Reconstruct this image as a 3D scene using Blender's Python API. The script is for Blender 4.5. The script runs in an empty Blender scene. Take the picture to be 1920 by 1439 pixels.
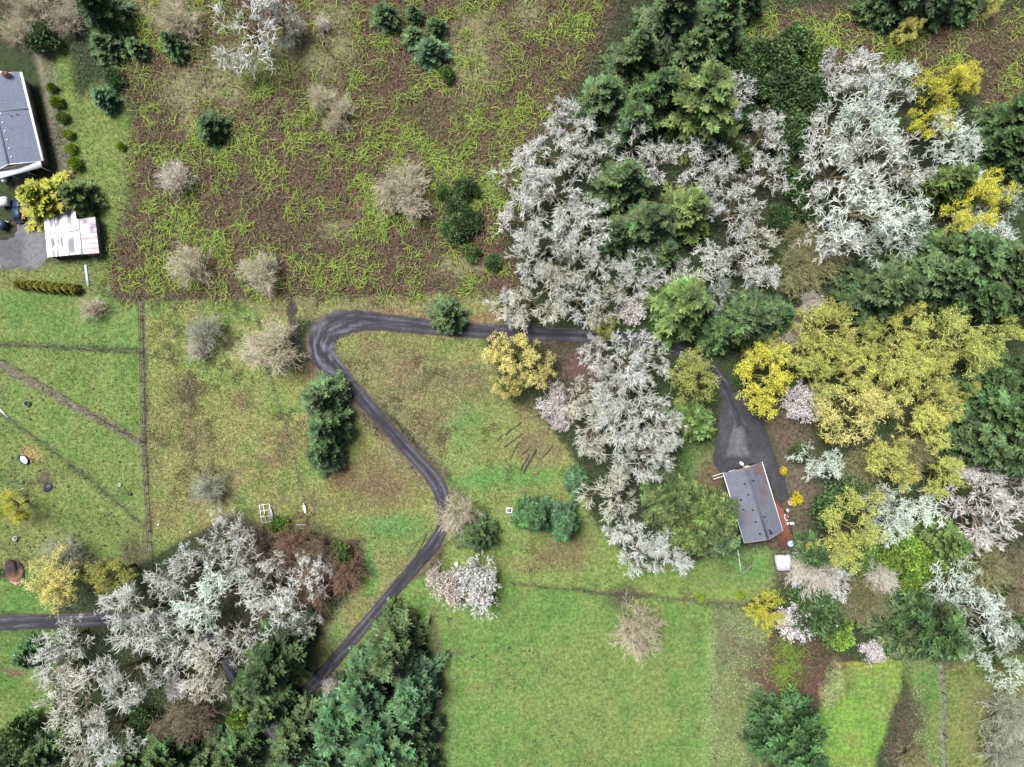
import bpy, math
import numpy as np
from mathutils import Vector

R = math.radians
rng = np.random.default_rng(11)
SC = bpy.context.scene
COL = SC.collection

# ------------------------------------------------------------------ camera, world, sun, exposure
H = 120.0            # drone height in metres
S = 0.1              # metres of ground per photograph pixel
cam_d = bpy.data.cameras.new('camera'); cam = bpy.data.objects.new('camera', cam_d); COL.objects.link(cam)
cam.location = (0, 0, H); cam.rotation_euler = (0, 0, 0)
cam_d.sensor_width = 36.0; cam_d.lens = 36.0 * H / (1920 * S); cam_d.clip_end = 6000; cam_d.clip_start = 0.5
SC.camera = cam
W = bpy.data.worlds.new('World'); SC.world = W; W.use_nodes = True
nt = W.node_tree
sky = nt.nodes.new('ShaderNodeTexSky'); sky.sky_type = 'NISHITA'; sky.sun_disc = False
SUN_EL, SUN_AZ = 64.0, 140.0     # azimuth of the sun seen from above, degrees counter-clockwise from +x
sky.sun_elevation = R(SUN_EL); sky.sun_rotation = R(90 - SUN_AZ); sky.air_density = 1.0; sky.dust_density = 3.0; sky.ozone_density = 0.6
hs = nt.nodes.new('ShaderNodeHueSaturation'); hs.inputs['Saturation'].default_value = .75      # thin cloud: a paler sky
nt.links.new(sky.outputs[0], hs.inputs['Color']); nt.links.new(hs.outputs[0], nt.nodes['Background'].inputs[0]); nt.nodes['Background'].inputs[1].default_value = 0.075
sun_d = bpy.data.lights.new('sun', 'SUN'); sun = bpy.data.objects.new('sun', sun_d); COL.objects.link(sun)
sun_d.energy = 4.7; sun_d.angle = R(24); sun_d.color = (1.0, 0.985, 0.955)
sd = Vector((math.cos(R(SUN_AZ)) * math.cos(R(SUN_EL)), math.sin(R(SUN_AZ)) * math.cos(R(SUN_EL)), math.sin(R(SUN_EL))))
sun.rotation_euler = sd.to_track_quat('Z', 'Y').to_euler(); sun.location = (-60, 60, 90)
vs = SC.view_settings; vs.view_transform = 'Standard'; vs.look = 'None'; vs.exposure = 0.46; vs.gamma = 1.0; vs.use_curve_mapping = False
SC.cycles.max_bounces = 5; SC.cycles.diffuse_bounces = 3; SC.cycles.glossy_bounces = 2; SC.cycles.transparent_max_bounces = 4

# ------------------------------------------------------------------ helpers
def at(px, py, z=0.0):
    k = S * (H - z) / H
    return np.array([(px - 960.0) * k, (719.5 - py) * k, z])

def norm(a):
    return a / np.maximum(np.linalg.norm(a, axis=-1, keepdims=True), 1e-9)

_lat = {}
def vnoise(x, y, sc, seed=0):
    if seed not in _lat: _lat[seed] = np.random.default_rng(1000 + seed).random((256, 256))
    g = _lat[seed]; u = x / sc + 57.3; v = y / sc + 91.7
    i = np.floor(u).astype(int); j = np.floor(v).astype(int); f = u - i; h = v - j
    f = f * f * (3 - 2 * f); h = h * h * (3 - 2 * h)
    i0, i1, j0, j1 = i % 256, (i + 1) % 256, j % 256, (j + 1) % 256
    return (g[i0, j0] * (1 - f) + g[i1, j0] * f) * (1 - h) + (g[i0, j1] * (1 - f) + g[i1, j1] * f) * h
def fbm(x, y, sc, octv=4, seed=0):
    t = 0; a = 1; n = 0
    for o in range(octv):
        t = t + a * vnoise(x, y, sc / 2 ** o, seed + o); n += a; a *= 0.55
    return t / n

class Geo:
    """Collects quads with a colour for each vertex and links them as one mesh."""
    def __init__(s): s.v = []; s.q = []; s.c = []; s.n = 0
    def add(s, v, q, c):
        v = np.asarray(v, float).reshape(-1, 3); q = np.asarray(q, np.int64).reshape(-1, 4)
        c = np.broadcast_to(np.asarray(c, float), (len(v), 3))
        s.v.append(v); s.q.append(q + s.n); s.c.append(c); s.n += len(v)
    def tubes(s, P0, P1, R0, R1, C0, C1, sides=3):
        N = len(P0)
        if N == 0: return
        a = norm(P1 - P0); ref = np.where(np.abs(a[:, 2:3]) > .9, np.array([[1., 0, 0]]), np.array([[0, 0, 1.]]))
        u = norm(np.cross(a, ref)); w = np.cross(a, u)
        th = np.arange(sides) * 2 * math.pi / sides
        off = u[:, None, :] * np.cos(th)[None, :, None] + w[:, None, :] * np.sin(th)[None, :, None]
        r0 = np.broadcast_to(np.asarray(R0, float), (N,)); r1 = np.broadcast_to(np.asarray(R1, float), (N,))
        A = P0[:, None, :] + off * r0[:, None, None]; B = P1[:, None, :] + off * r1[:, None, None]
        V = np.concatenate([A, B], 1).reshape(-1, 3)
        k = np.arange(sides); k2 = (k + 1) % sides
        q = np.stack([k, k2, k2 + sides, k + sides], 1)[None] + (np.arange(N) * 2 * sides)[:, None, None]
        C0 = np.broadcast_to(C0, (N, 3)); C1 = np.broadcast_to(C1, (N, 3))
        c = np.concatenate([np.repeat(C0[:, None], sides, 1), np.repeat(C1[:, None], sides, 1)], 1).reshape(-1, 3)
        s.add(V, q.reshape(-1, 4), c)
    def leaves(s, B, D, Wd, c, fold=0.0):
        """one diamond each: base B, vector to the tip D, half-width vector Wd"""
        N = len(B)
        if N == 0: return
        M = B + D * 0.45
        V = np.stack([B, M + Wd, B + D, M - Wd], 1)
        if fold is not None and np.any(fold): V[:, [1, 3], 2] += np.broadcast_to(fold, (N,))[:, None]
        q = np.arange(4)[None] + (np.arange(N) * 4)[:, None]
        c = np.repeat(np.broadcast_to(c, (N, 3))[:, None], 4, 1)
        s.add(V.reshape(-1, 3), q, c.reshape(-1, 3))
    def box(s, c, d, col=(.5, .5, .5), rz=0.0, taper=1.0):
        x, y, z = np.array(d) / 2.0
        p = np.array([[-x, -y, -z], [x, -y, -z], [x, y, -z], [-x, y, -z], [-x * taper, -y * taper, z], [x * taper, -y * taper, z], [x * taper, y * taper, z], [-x * taper, y * taper, z]])
        cr, sr = math.cos(rz), math.sin(rz)
        p = np.stack([p[:, 0] * cr - p[:, 1] * sr, p[:, 0] * sr + p[:, 1] * cr, p[:, 2]], 1) + np.array(c)
        s.add(p, [[0, 3, 2, 1], [4, 5, 6, 7], [0, 1, 5, 4], [1, 2, 6, 5], [2, 3, 7, 6], [3, 0, 4, 7]], col)
    def beam(s, a, b, w, h, col=(.5, .5, .5)):
        a = np.array(a, float); b = np.array(b, float); d = b - a
        L = np.linalg.norm(d); ax = d / L
        ref = np.array([0, 0, 1.]) if abs(ax[2]) < .9 else np.array([1., 0, 0])
        u = np.cross(ax, ref); u /= np.linalg.norm(u); v = np.cross(u, ax)
        P = [a + u * i * w / 2 + v * j * h / 2 for i, j in ((-1, -1), (1, -1), (1, 1), (-1, 1))] + [b + u * i * w / 2 + v * j * h / 2 for i, j in ((-1, -1), (1, -1), (1, 1), (-1, 1))]
        s.add(P, [[0, 3, 2, 1], [4, 5, 6, 7], [0, 1, 5, 4], [1, 2, 6, 5], [2, 3, 7, 6], [3, 0, 4, 7]], col)
    def slab(s, quad, th, col=(.5, .5, .5)):
        """a thick plate: four corner points, thickness down"""
        q = np.array(quad, float); n = np.cross(q[1] - q[0], q[3] - q[0]); n /= np.linalg.norm(n)
        if n[2] < 0: n = -n; q = q[::-1]
        P = np.concatenate([q, q - n * th])
        s.add(P, [[0, 1, 2, 3], [7, 6, 5, 4], [0, 4, 5, 1], [1, 5, 6, 2], [2, 6, 7, 3], [3, 7, 4, 0]], col)
    def lathe(s, prof, n=16, c=(0, 0, 0), col=(.5, .5, .5), sx=1.0, sy=1.0, rz=0.0):
        th = np.arange(n) * 2 * math.pi / n; V = []
        for r, z in prof:
            x, y = r * np.cos(th) * sx, r * np.sin(th) * sy
            V.append(np.stack([x * math.cos(rz) - y * math.sin(rz), x * math.sin(rz) + y * math.cos(rz), np.full(n, z)], 1))
        V = np.concatenate(V) + np.array(c); k = np.arange(n); k2 = (k + 1) % n
        q = np.concatenate([np.stack([k, k2, k2 + n, k + n], 1) + i * n for i in range(len(prof) - 1)])
        s.add(V, q, col)
    def mesh(s, name, smooth=False):
        v = np.concatenate(s.v).astype(np.float32); q = np.concatenate(s.q).astype(np.int32); c = np.concatenate(s.c)
        me = bpy.data.meshes.new(name)
        me.vertices.add(len(v)); me.vertices.foreach_set('co', v.ravel())
        me.loops.add(q.size); me.loops.foreach_set('vertex_index', q.ravel())
        me.polygons.add(len(q)); me.polygons.foreach_set('loop_start', np.arange(len(q), dtype=np.int32) * 4)
        me.polygons.foreach_set('loop_total', np.full(len(q), 4, np.int32))
        if smooth: me.polygons.foreach_set('use_smooth', np.ones(len(q), bool))
        a = me.attributes.new('Col', 'FLOAT_COLOR', 'POINT')
        a.data.foreach_set('color', np.concatenate([c, np.ones((len(c), 1))], 1).astype(np.float32).ravel())
        me.update(calc_edges=True); me.validate()
        return me
    def obj(s, name, mat, parent=None, smooth=False, loc=None):
        me = s.mesh(name, smooth); me.materials.append(mat)
        o = bpy.data.objects.new(name, me); COL.objects.link(o)
        if parent is not None: o.parent = parent
        if loc is not None: o.location = loc
        return o

def tag(o, label=None, cat=None, group=None, kind=None):
    if label: o['label'] = label
    if cat: o['category'] = cat
    if group: o['group'] = group
    if kind: o['kind'] = kind
    return o
def thing(name, label, cat, loc=(0, 0, 0), rz=0.0, group=None):
    o = bpy.data.objects.new(name, None); COL.objects.link(o); o.empty_display_size = .3
    o.location = loc; o.rotation_euler = (0, 0, rz)
    return tag(o, label, cat, group)

# ------------------------------------------------------------------ materials
def mat(name, rough=.85, base=None, noise=0.0, nscale=3.0, bump=0.0, bscale=8.0, trans=0.0, objcol=False, metal=0.0, second=None, sscale=1.0, slo=.5, shi=.6):
    m = bpy.data.materials.new(name); m.use_nodes = True; t = m.node_tree; N = t.nodes; L = t.links
    p = N['Principled BSDF']; p.inputs['Roughness'].default_value = rough; p.inputs['Metallic'].default_value = metal
    p.inputs['Specular IOR Level'].default_value = .25
    tc = N.new('ShaderNodeTexCoord')
    if base is None:
        a = N.new('ShaderNodeAttribute'); a.attribute_name = 'Col'; c = a.outputs['Color']
    else:
        a = N.new('ShaderNodeRGB'); a.outputs[0].default_value = (*base, 1); c = a.outputs[0]
    if second is not None:
        n = N.new('ShaderNodeTexNoise'); n.inputs['Scale'].default_value = sscale; n.inputs['Detail'].default_value = 6; L.new(tc.outputs['Object'], n.inputs['Vector'])
        r = N.new('ShaderNodeMapRange'); r.inputs['From Min'].default_value = slo; r.inputs['From Max'].default_value = shi; L.new(n.outputs['Fac'], r.inputs['Value'])
        x = N.new('ShaderNodeMix'); x.data_type = 'RGBA'; L.new(r.outputs[0], x.inputs['Factor']); L.new(c, x.inputs['A']); x.inputs['B'].default_value = (*second, 1); c = x.outputs['Result']
    if objcol:
        oi = N.new('ShaderNodeObjectInfo'); x = N.new('ShaderNodeMix'); x.data_type = 'RGBA'; x.blend_type = 'MULTIPLY'; x.inputs['Factor'].default_value = 1
        L.new(c, x.inputs['A']); L.new(oi.outputs['Color'], x.inputs['B']); c = x.outputs['Result']
    if noise > 0:
        n = N.new('ShaderNodeTexNoise'); n.inputs['Scale'].default_value = nscale; n.inputs['Detail'].default_value = 5; L.new(tc.outputs['Object'], n.inputs['Vector'])
        r = N.new('ShaderNodeMapRange'); r.inputs['From Min'].default_value = .3; r.inputs['From Max'].default_value = .7
        r.inputs['To Min'].default_value = 1 - noise; r.inputs['To Max'].default_value = 1 + noise; L.new(n.outputs['Fac'], r.inputs['Value'])
        x = N.new('ShaderNodeVectorMath'); x.operation = 'SCALE'; L.new(c, x.inputs[0]); L.new(r.outputs[0], x.inputs['Scale']); c = x.outputs[0]
    L.new(c, p.inputs['Base Color'])
    if bump > 0:
        n = N.new('ShaderNodeTexNoise'); n.inputs['Scale'].default_value = bscale; n.inputs['Detail'].default_value = 4; L.new(tc.outputs['Object'], n.inputs['Vector'])
        b = N.new('ShaderNodeBump'); b.inputs['Strength'].default_value = bump; b.inputs['Distance'].default_value = .1; L.new(n.outputs['Fac'], b.inputs['Height']); L.new(b.outputs[0], p.inputs['Normal'])
    if trans > 0:
        tr = N.new('ShaderNodeBsdfTranslucent'); L.new(c, tr.inputs['Color'])
        mx = N.new('ShaderNodeMixShader'); mx.inputs[0].default_value = trans
        L.new(p.outputs[0], mx.inputs[1]); L.new(tr.outputs[0], mx.inputs[2]); L.new(mx.outputs[0], N['Material Output'].inputs['Surface'])
    return m
M_BARK = mat('bark', .95, noise=.2, nscale=2.0, objcol=True)
M_TWIG = mat('lichen_twigs', .95, noise=.18, nscale=.9, objcol=True)
M_LEAF = mat('leaves', .6, objcol=True, trans=.14, noise=.2, nscale=.5)
M_BLOOM = mat('petals_and_catkins', .6, objcol=True, trans=.04, noise=.15, nscale=.5)
M_GRASS = mat('grass_blades', .8, trans=.2)
M_CANE = mat('bramble_canes', .7, trans=.1)
M_GROUND = mat('ground', .95, noise=.38, nscale=1.5, bump=.8, bscale=2.5)
M_PAINT = mat('painted', .6, noise=.08, nscale=4)
M_PLASTIC = mat('plastic', .4, noise=.05)
M_METAL = mat('metal', .4, metal=.6, noise=.1)
M_GLASS = mat('window_glass', .08, base=(.02, .025, .03))
M_WOOD = mat('weathered_wood', .9, noise=.25, nscale=5)
M_STONE = mat('stone', .9, noise=.25, nscale=6, bump=.4)

# ------------------------------------------------------------------ ground colours painted on a raster (real soil and turf colours)
GX0, GX1, GY0, GY1, GS = -125., 125., -100., 100., .25
gx = np.arange(GX0, GX1 + 1e-6, GS); gy = np.arange(GY0, GY1 + 1e-6, GS)
GXX, GYY = np.meshgrid(gx, gy)
WX = (fbm(GXX, GYY, 9, 4, 3) - .5); WY = (fbm(GXX, GYY, 9, 4, 9) - .5)
def blur(a, r):
    k = max(1, int(r / GS))
    if r <= 0: return a
    for _ in range(2):
        for ax in (0, 1):
            p = np.pad(a, [(k + 1, k) if i == ax else (0, 0) for i in (0, 1)], mode='edge')
            cs = np.cumsum(p, axis=ax)
            a = (np.take(cs, range(2 * k + 1, cs.shape[ax]), ax) - np.take(cs, range(0, cs.shape[ax] - 2 * k - 1), ax)) / (2 * k + 1)
    return a
def inpoly(x, y, P):
    ins = np.zeros(x.shape, bool); n = len(P)
    for i in range(n):
        x0, y0 = P[i]; x1, y1 = P[(i + 1) % n]
        if y0 == y1: continue
        ins ^= ((y0 > y) != (y1 > y)) & (x < (x1 - x0) * (y - y0) / (y1 - y0) + x0)
    return ins
def window(x0, x1, y0, y1):
    i0 = max(0, int((x0 - GX0) / GS)); i1 = min(len(gx), int((x1 - GX0) / GS) + 2)
    j0 = max(0, int((y0 - GY0) / GS)); j1 = min(len(gy), int((y1 - GY0) / GS) + 2)
    return slice(j0, j1), slice(i0, i1)
FX, FY = 960 * S - .2, 719.5 * S - .2          # beyond the photographed frame the ground goes on as at its edge
def poly(P, soft=1.0, warp=3.0):
    P = [tuple(at(*p)[:2]) for p in P]; A = np.array(P); pad = warp + 3 * soft + 1; lo, hi = A.min(0) - pad, A.max(0) + pad
    w = window(GX0 if lo[0] < -FX else lo[0], GX1 if hi[0] > FX else hi[0], GY0 if lo[1] < -FY else lo[1], GY1 if hi[1] > FY else hi[1])
    m = np.zeros(GXX.shape)
    m[w] = blur(inpoly(np.clip(GXX[w] + WX[w] * warp, -FX, FX), np.clip(GYY[w] + WY[w] * warp, -FY, FY), P).astype(float), soft)
    return m
def ell(cx, cy, rx, ry, soft=.5, rot=0.0, warp=4.0):
    c = at(cx, cy); rx *= S; ry *= S; R_ = max(rx, ry) * 1.6 + warp
    w = window(c[0] - R_, c[0] + R_, c[1] - R_, c[1] + R_); m = np.zeros(GXX.shape)
    dx = GXX[w] + WX[w] * warp - c[0]; dy = GYY[w] + WY[w] * warp - c[1]
    u = dx * math.cos(rot) + dy * math.sin(rot); v = -dx * math.sin(rot) + dy * math.cos(rot)
    d = np.sqrt((u / rx) ** 2 + (v / ry) ** 2)
    m[w] = np.clip((1 + soft - d) / (2 * soft), 0, 1)
    return m
def line(P, wpx, soft=.3, warp=1.5):
    m = np.zeros(GXX.shape); P = [at(*p)[:2] for p in P]; hw = wpx * S / 2
    for a, b in zip(P[:-1], P[1:]):
        w = window(min(a[0], b[0]) - 4, max(a[0], b[0]) + 4, min(a[1], b[1]) - 4, max(a[1], b[1]) + 4)
        d = b - a; px = GXX[w] + WX[w] * warp; py = GYY[w] + WY[w] * warp
        t = np.clip(((px - a[0]) * d[0] + (py - a[1]) * d[1]) / (d @ d), 0, 1)
        dist = np.hypot(px - a[0] - t * d[0], py - a[1] - t * d[1])
        m[w] = np.maximum(m[w], np.clip((hw + soft - dist) / (2 * soft), 0, 1))
    return m
DRIVE = [(1388, 800, 24), (1368, 745, 14), (1335, 695, 13), (1260, 652, 13), (1165, 634, 13), (1030, 628, 13), (920, 622, 13.5), (830, 616, 14), (760, 609, 15), (700, 603, 17.5), (655, 604, 22), (618, 617, 26), (601, 645, 26), (612, 676, 22), (645, 712, 16.5), (685, 755, 13), (735, 812, 11.5), (782, 862, 12.5), (814, 899, 14), (829, 930, 13.5), (831, 962, 10), (829, 990, 10.5), (812, 1022, 13), (780, 1060, 12), (735, 1112, 11.5), (690, 1165, 11.5), (640, 1223, 12), (598, 1272, 12.5), (562, 1308, 15), (525, 1338, 18), (497, 1340, 16)]
CAN = np.zeros(GXX.shape + (3,)) + np.array([.033, .042, .020])
F1 = fbm(GXX, GYY, 14, 5, 21); F2 = fbm(GXX, GYY, 6, 5, 33); F3 = fbm(GXX, GYY, 2.2, 4, 45)
def paint(m, col, a=1.0):
    global CAN
    m = (m * a)[..., None]; CAN = CAN * (1 - m) + np.array(col) * m
# the forest floor: brown litter with mossy green
paint(np.clip((F2 - .45) * 6, 0, 1), (.032, .052, .018), .7)
paint(np.clip((F1 - .52) * 6, 0, 1), (.062, .036, .03), .4)
# bramble ground
BR1 = [(225, 0), (1150, 0), (1120, 120), (1010, 225), (965, 300), (945, 430), (955, 548), (900, 548), (540, 556), (205, 556), (195, 500), (215, 420), (240, 330), (250, 200), (225, 110)]
BR2 = [(1370, 40), (1640, 20), (1920, 40), (1920, 210), (1840, 215), (1830, 130), (1560, 130), (1400, 120)]
m_br = np.maximum(poly(BR1, 1.4, 6.0), poly(BR2, 1.4, 6.0)); M_BR_RAW = m_br.copy()
BROWN = np.array([.108, .056, .047])
paint(m_br, BROWN); paint(m_br * np.clip((F1 - .5) * 5, 0, 1), (.15, .105, .065), .6); paint(m_br * np.clip((F2 - .52) * 6, 0, 1), (.075, .085, .035), .5)
paint(m_br * np.clip((.42 - F2) * 8, 0, 1), (.07, .045, .042), .8)
PALE = [(480, 110, 95, 50), (575, 120, 60, 35), (640, 90, 30, 40), (885, 105, 45, 70), (905, 50, 40, 30), (350, 170, 45, 40), (860, 500, 50, 22), (620, 30, 40, 30), (300, 20, 60, 40), (420, 160, 60, 40), (990, 30, 30, 30), (355, 230, 25, 30), (630, 430, 25, 20)]
m_pale = np.zeros(GXX.shape)
for (x, y, a, b) in PALE: m_pale = np.maximum(m_pale, ell(x, y, a, b, .5))
m_pale *= .85
paint(m_pale, (.17, .185, .082)); paint(m_pale * np.clip((F2 - .5) * 5, 0, 1), (.21, .17, .10), .7)
# grass areas
m_grass = np.zeros(GXX.shape); m_meadow = np.zeros(GXX.shape)
def turf(P, col, soft=.8, warp=3.0, meadow=0.0):
    global m_grass, m_meadow
    m = poly(P, soft, warp); paint(m, col); m_grass = np.maximum(m_grass, m)
    m_meadow = np.maximum(m_meadow * (1 - m), m * meadow)
turf([(60, 60), (130, 90), (150, 200), (190, 150), (235, 200), (250, 330), (215, 420), (195, 556), (150, 548), (185, 480), (180, 400), (140, 330), (110, 200)], (.155, .20, .055), meadow=.3)
turf([(0, 500), (190, 490), (205, 560), (0, 548)], (.15, .16, .065), meadow=.5)
turf([(0, 545), (205, 556), (262, 575), (268, 655), (0, 642)], (.135, .205, .065), .3, 1.0, meadow=.15)
turf([(0, 648), (268, 664), (270, 825), (0, 680)], (.155, .205, .066), .3, 1.0, meadow=.3)
turf([(0, 690), (270, 838), (282, 990), (0, 768)], (.145, .20, .064), .3, 1.0, meadow=.3)
turf([(0, 773), (283, 998), (283, 1050), (230, 1065), (60, 1085), (0, 1060)], (.15, .175, .065), .3, 1.0, meadow=.35)
turf([(0, 1085), (60, 1075), (100, 1110), (100, 1152), (0, 1155)], (.11, .19, .055), .4, 2.0)
turf([(0, 1185), (110, 1180), (100, 1240), (90, 1439), (0, 1439)], (.10, .175, .052), .5, 3.0, meadow=.2)
turf([(268, 562), (548, 556), (556, 660), (600, 720), (680, 790), (760, 860), (818, 925), (825, 985), (760, 1012), (640, 1010), (520, 1000), (440, 960), (340, 1010), (284, 1050), (283, 990)], (.205, .215, .085), .4, 1.5, meadow=1)
turf([(625, 620), (720, 618), (905, 632), (930, 700), (960, 760), (1020, 790), (1060, 840), (1085, 885), (960, 905), (860, 905), (800, 840), (700, 740), (625, 670)], (.195, .215, .085), .4, 1.5, meadow=1)
turf([(540, 558), (930, 548), (940, 612), (680, 592), (560, 602)], (.21, .185, .095), .4, 1.5, meadow=.6)
turf([(840, 900), (1090, 880), (1100, 960), (1200, 1080), (1300, 1060), (1445, 1030), (1455, 1110), (1400, 1137), (1080, 1112), (850, 1080), (830, 1040), (845, 960)], (.17, .215, .07), .6, 2.0, meadow=.7)
turf([(680, 1000), (830, 985), (800, 1040), (700, 1160), (590, 1280), (540, 1300), (560, 1240), (640, 1140), (680, 1080)], (.185, .20, .085), .6, 2.0, meadow=.9)
turf([(850, 1040), (830, 1070), (1080, 1108), (1332, 1136), (1335, 1439), (835, 1439), (815, 1220), (770, 1165), (680, 1200), (640, 1260), (620, 1250), (750, 1110)], (.135, .215, .062), .4, 1.2, meadow=.25)
turf([(1330, 1137), (1445, 1150), (1435, 1250), (1430, 1439), (1332, 1439)], (.15, .185, .085), .5, 1.5, meadow=.6)
turf([(1600, 1243), (1692, 1232), (1686, 1290), (1665, 1360), (1640, 1439), (1512, 1439), (1526, 1370), (1534, 1320), (1552, 1280), (1575, 1255)], (.175, .285, .058), .3, 1.5, meadow=.2)
turf([(1692, 1235), (1764, 1215), (1768, 1439), (1715, 1439), (1705, 1300)], (.115, .185, .06), .5, 2.0, meadow=.5)
turf([(1770, 1225), (1920, 1235), (1920, 1439), (1770, 1439)], (.165, .185, .06), .5, 1.5, meadow=.6)
paint(m_meadow * np.clip((F1 - .50) * 7, 0, 1), (.24, .195, .11), .75)
paint(m_meadow * np.clip((.47 - F2) * 8, 0, 1), (.13, .195, .06), .75)
paint(m_meadow * np.clip((F2 * .6 + F1 * .4 - .56) * 10, 0, 1), (.16, .105, .075), .7)
paint(m_grass * np.clip((F3 - .52) * 6, 0, 1), (.205, .23, .08), .5)
paint(m_grass * np.clip((fbm(GXX, GYY, 4.5, 5, 141) - .53) * 7, 0, 1), (.20, .20, .08), .5)
paint(m_grass * np.clip((.44 - F3) * 7, 0, 1), (.085, .15, .045), .45)
paint(m_grass * np.clip((F1 - .55) * 6, 0, 1) * (1 - m_meadow), (.20, .24, .07), .4)
for (x, y, a, b, c, al, so) in [
        (930, 893, 85, 20, (.105, .225, .07), .85, .5), (735, 985, 52, 20, (.11, .215, .08), .8, .5), (692, 1085, 11, 60, (.11, .25, .08), .8, .5), (860, 790, 30, 40, (.11, .23, .085), .4, .6),
        (1400, 1060, 60, 32, (.09, .19, .055), .9, .5), (1315, 860, 32, 45, (.115, .19, .05), .9, .6), (1250, 1075, 90, 20, (.14, .20, .055), .7, .6), (1700, 1050, 75, 55, (.10, .23, .04), .9, .5),
        (1350, 1085, 60, 20, (.13, .19, .055), .7, .6), (720, 905, 60, 45, (.165, .10, .075), .8, .6), (640, 890, 25, 35, (.15, .075, .055), .8, .6), (345, 735, 28, 25, (.12, .085, .06), .8, .6),
        (375, 810, 30, 35, (.17, .115, .08), .6, .7), (740, 690, 80, 50, (.185, .125, .09), .55, .7), (860, 720, 60, 40, (.165, .115, .085), .45, .7), (620, 640, 14, 10, (.17, .22, .08), .6, .5), (600, 700, 40, 16, (.19, .11, .085), .5, .6),
        (880, 598, 80, 8, (.24, .125, .085), .8, .5), (740, 590, 60, 8, (.23, .13, .09), .7, .5), (1000, 1050, 60, 15, (.20, .15, .09), .7, .7), (1060, 1030, 50, 22, (.15, .09, .07), .7, .7),
        (580, 1030, 70, 50, (.10, .07, .05), .9, .6), (640, 1060, 40, 30, (.12, .075, .06), .9, .6), (1485, 1258, 88, 62, (.105, .056, .044), .97, .4), (1700, 1370, 28, 75, (.10, .068, .055), .9, .5),
        (1480, 800, 35, 50, (.155, .095, .075), .8, .6), (1500, 900, 40, 70, (.14, .105, .08), .85, .6), (1480, 1040, 25, 50, (.15, .11, .085), .85, .6), (1330, 900, 25, 60, (.12, .075, .055), .8, .6),
        (1070, 690, 60, 40, (.115, .062, .058), .9, .6), (1000, 780, 45, 20, (.17, .13, .08), .6, .6), (850, 1215, 14, 6, (.13, .11, .08), .6, .5), (80, 900, 16, 14, (.10, .075, .065), .9, .5), (90, 916, 10, 10, (.06, .05, .05), .9, .4),
        (55, 852, 18, 13, (.34, .22, .12), .9, .3), (260, 1040, 30, 25, (.08, .05, .05), .7, .6), (180, 1060, 35, 15, (.08, .055, .05), .8, .6), (235, 565, 22, 10, (.10, .065, .06), .9, .5), (1170, 1120, 28, 22, (.07, .05, .05), .8, .6),
        (1380, 1200, 40, 45, (.155, .12, .095), .7, .7), (1790, 1225, 22, 16, (.055, .045, .05), .9, .4), (30, 1255, 25, 8, (.17, .11, .085), .9, .4), (1840, 1300, 60, 70, (.14, .135, .07), .5, .7), (1900, 1380, 60, 60, (.11, .13, .065), .6, .7),
        (1330, 1230, 10, 60, (.24, .32, .13), .6, .6), (1330, 1380, 12, 45, (.24, .31, .13), .6, .6), (1560, 1265, 12, 30, (.34, .34, .17), .7, .5), (1545, 1300, 10, 25, (.34, .34, .17), .7, .5), (1620, 1240, 50, 6, (.30, .27, .06), .7, .5),
        (700, 1130, 30, 14, (.21, .16, .10), .6, .6), (770, 1060, 40, 18, (.21, .165, .105), .7, .7), (880, 850, 60, 30, (.17, .21, .08), .5, .7), (970, 845, 50, 35, (.18, .15, .08), .4, .7), (1000, 880, 40, 14, (.12, .215, .06), .8, .5), (546, 585, 9, 16, (.06, .05, .055), .9, .4), (552, 630, 8, 30, (.075, .055, .05), .8, .5), (575, 690, 12, 25, (.11, .07, .06), .7, .6), (850, 912, 24, 8, (.13, .09, .08), .7, .5)]:
    paint(ell(x, y, a, b, so), c, al)
# mown tracks in the front lawn, tyre tracks and worn fence lines
paint(line([(60, 70), (85, 110), (105, 200), (118, 280), (122, 340)], 34, .8), (.135, .125, .085), .9)
paint(line([(50, 80), (72, 110), (92, 200), (106, 280), (112, 340)], 7, .3), (.18, .16, .125), .8); paint(line([(70, 70), (97, 110), (117, 200), (129, 280), (134, 330)], 6, .3), (.17, .155, .125), .8)
TRK = (.185, .15, .12)
paint(line([(-150, 600), (0, 681), (70, 722), (140, 762), (200, 798), (272, 836)], 15, .4), TRK, .85); paint(line([(-150, 600), (0, 681), (70, 722), (140, 762), (200, 798), (272, 836)], 5, .2), (.10, .085, .075), .6)
paint(line([(265, 562), (267, 660), (271, 830), (279, 960), (284, 1052)], 8, .3), (.15, .115, .095), .85)
paint(line([(-150, 640), (0, 646), (130, 652), (268, 663)], 5, .3), (.12, .11, .075), .8); paint(line([(-150, 662), (0, 771), (80, 830), (160, 893), (284, 996)], 4, .3), (.085, .085, .055), .75)
paint(line([(475, 560), (500, 690), (530, 780), (553, 870), (575, 955)], 5, .3), (.15, .115, .085), .7)
paint(line([(960, 1093), (1075, 1105), (1220, 1118), (1400, 1133)], 5, .3), (.12, .09, .065), .8); paint(line([(1080, 1104), (1220, 1120)], 5, .4), (.05, .04, .035), .8)
paint(line([(815, 1150), (826, 1250), (826, 1600)], 14, .7), (.155, .115, .085), .8); paint(line([(850, 1260), (848, 1600)], 14, .8, 4), (.22, .29, .12), .4)
paint(line([(1764, 1215), (1766, 1300), (1772, 1439), (1778, 1600)], 9, .3), (.20, .19, .165), .85); paint(line([(205, 557), (400, 556), (540, 557)], 7, .4), (.07, .05, .045), .8)
paint(line([(595, 1260), (690, 1150), (800, 1020)], 60, 1.0), (.19, .19, .085), .0)
paint(line([(640, 575), (760, 590), (900, 605)], 22, .5), (.23, .155, .10), .55)
paint(line([(660, 760), (700, 810), (760, 870), (805, 915)], 14, .5), (.21, .16, .11), .55); paint(line([(632, 650), (700, 725), (760, 790), (830, 880)], 8, .4), (.22, .17, .115), .45)
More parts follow.
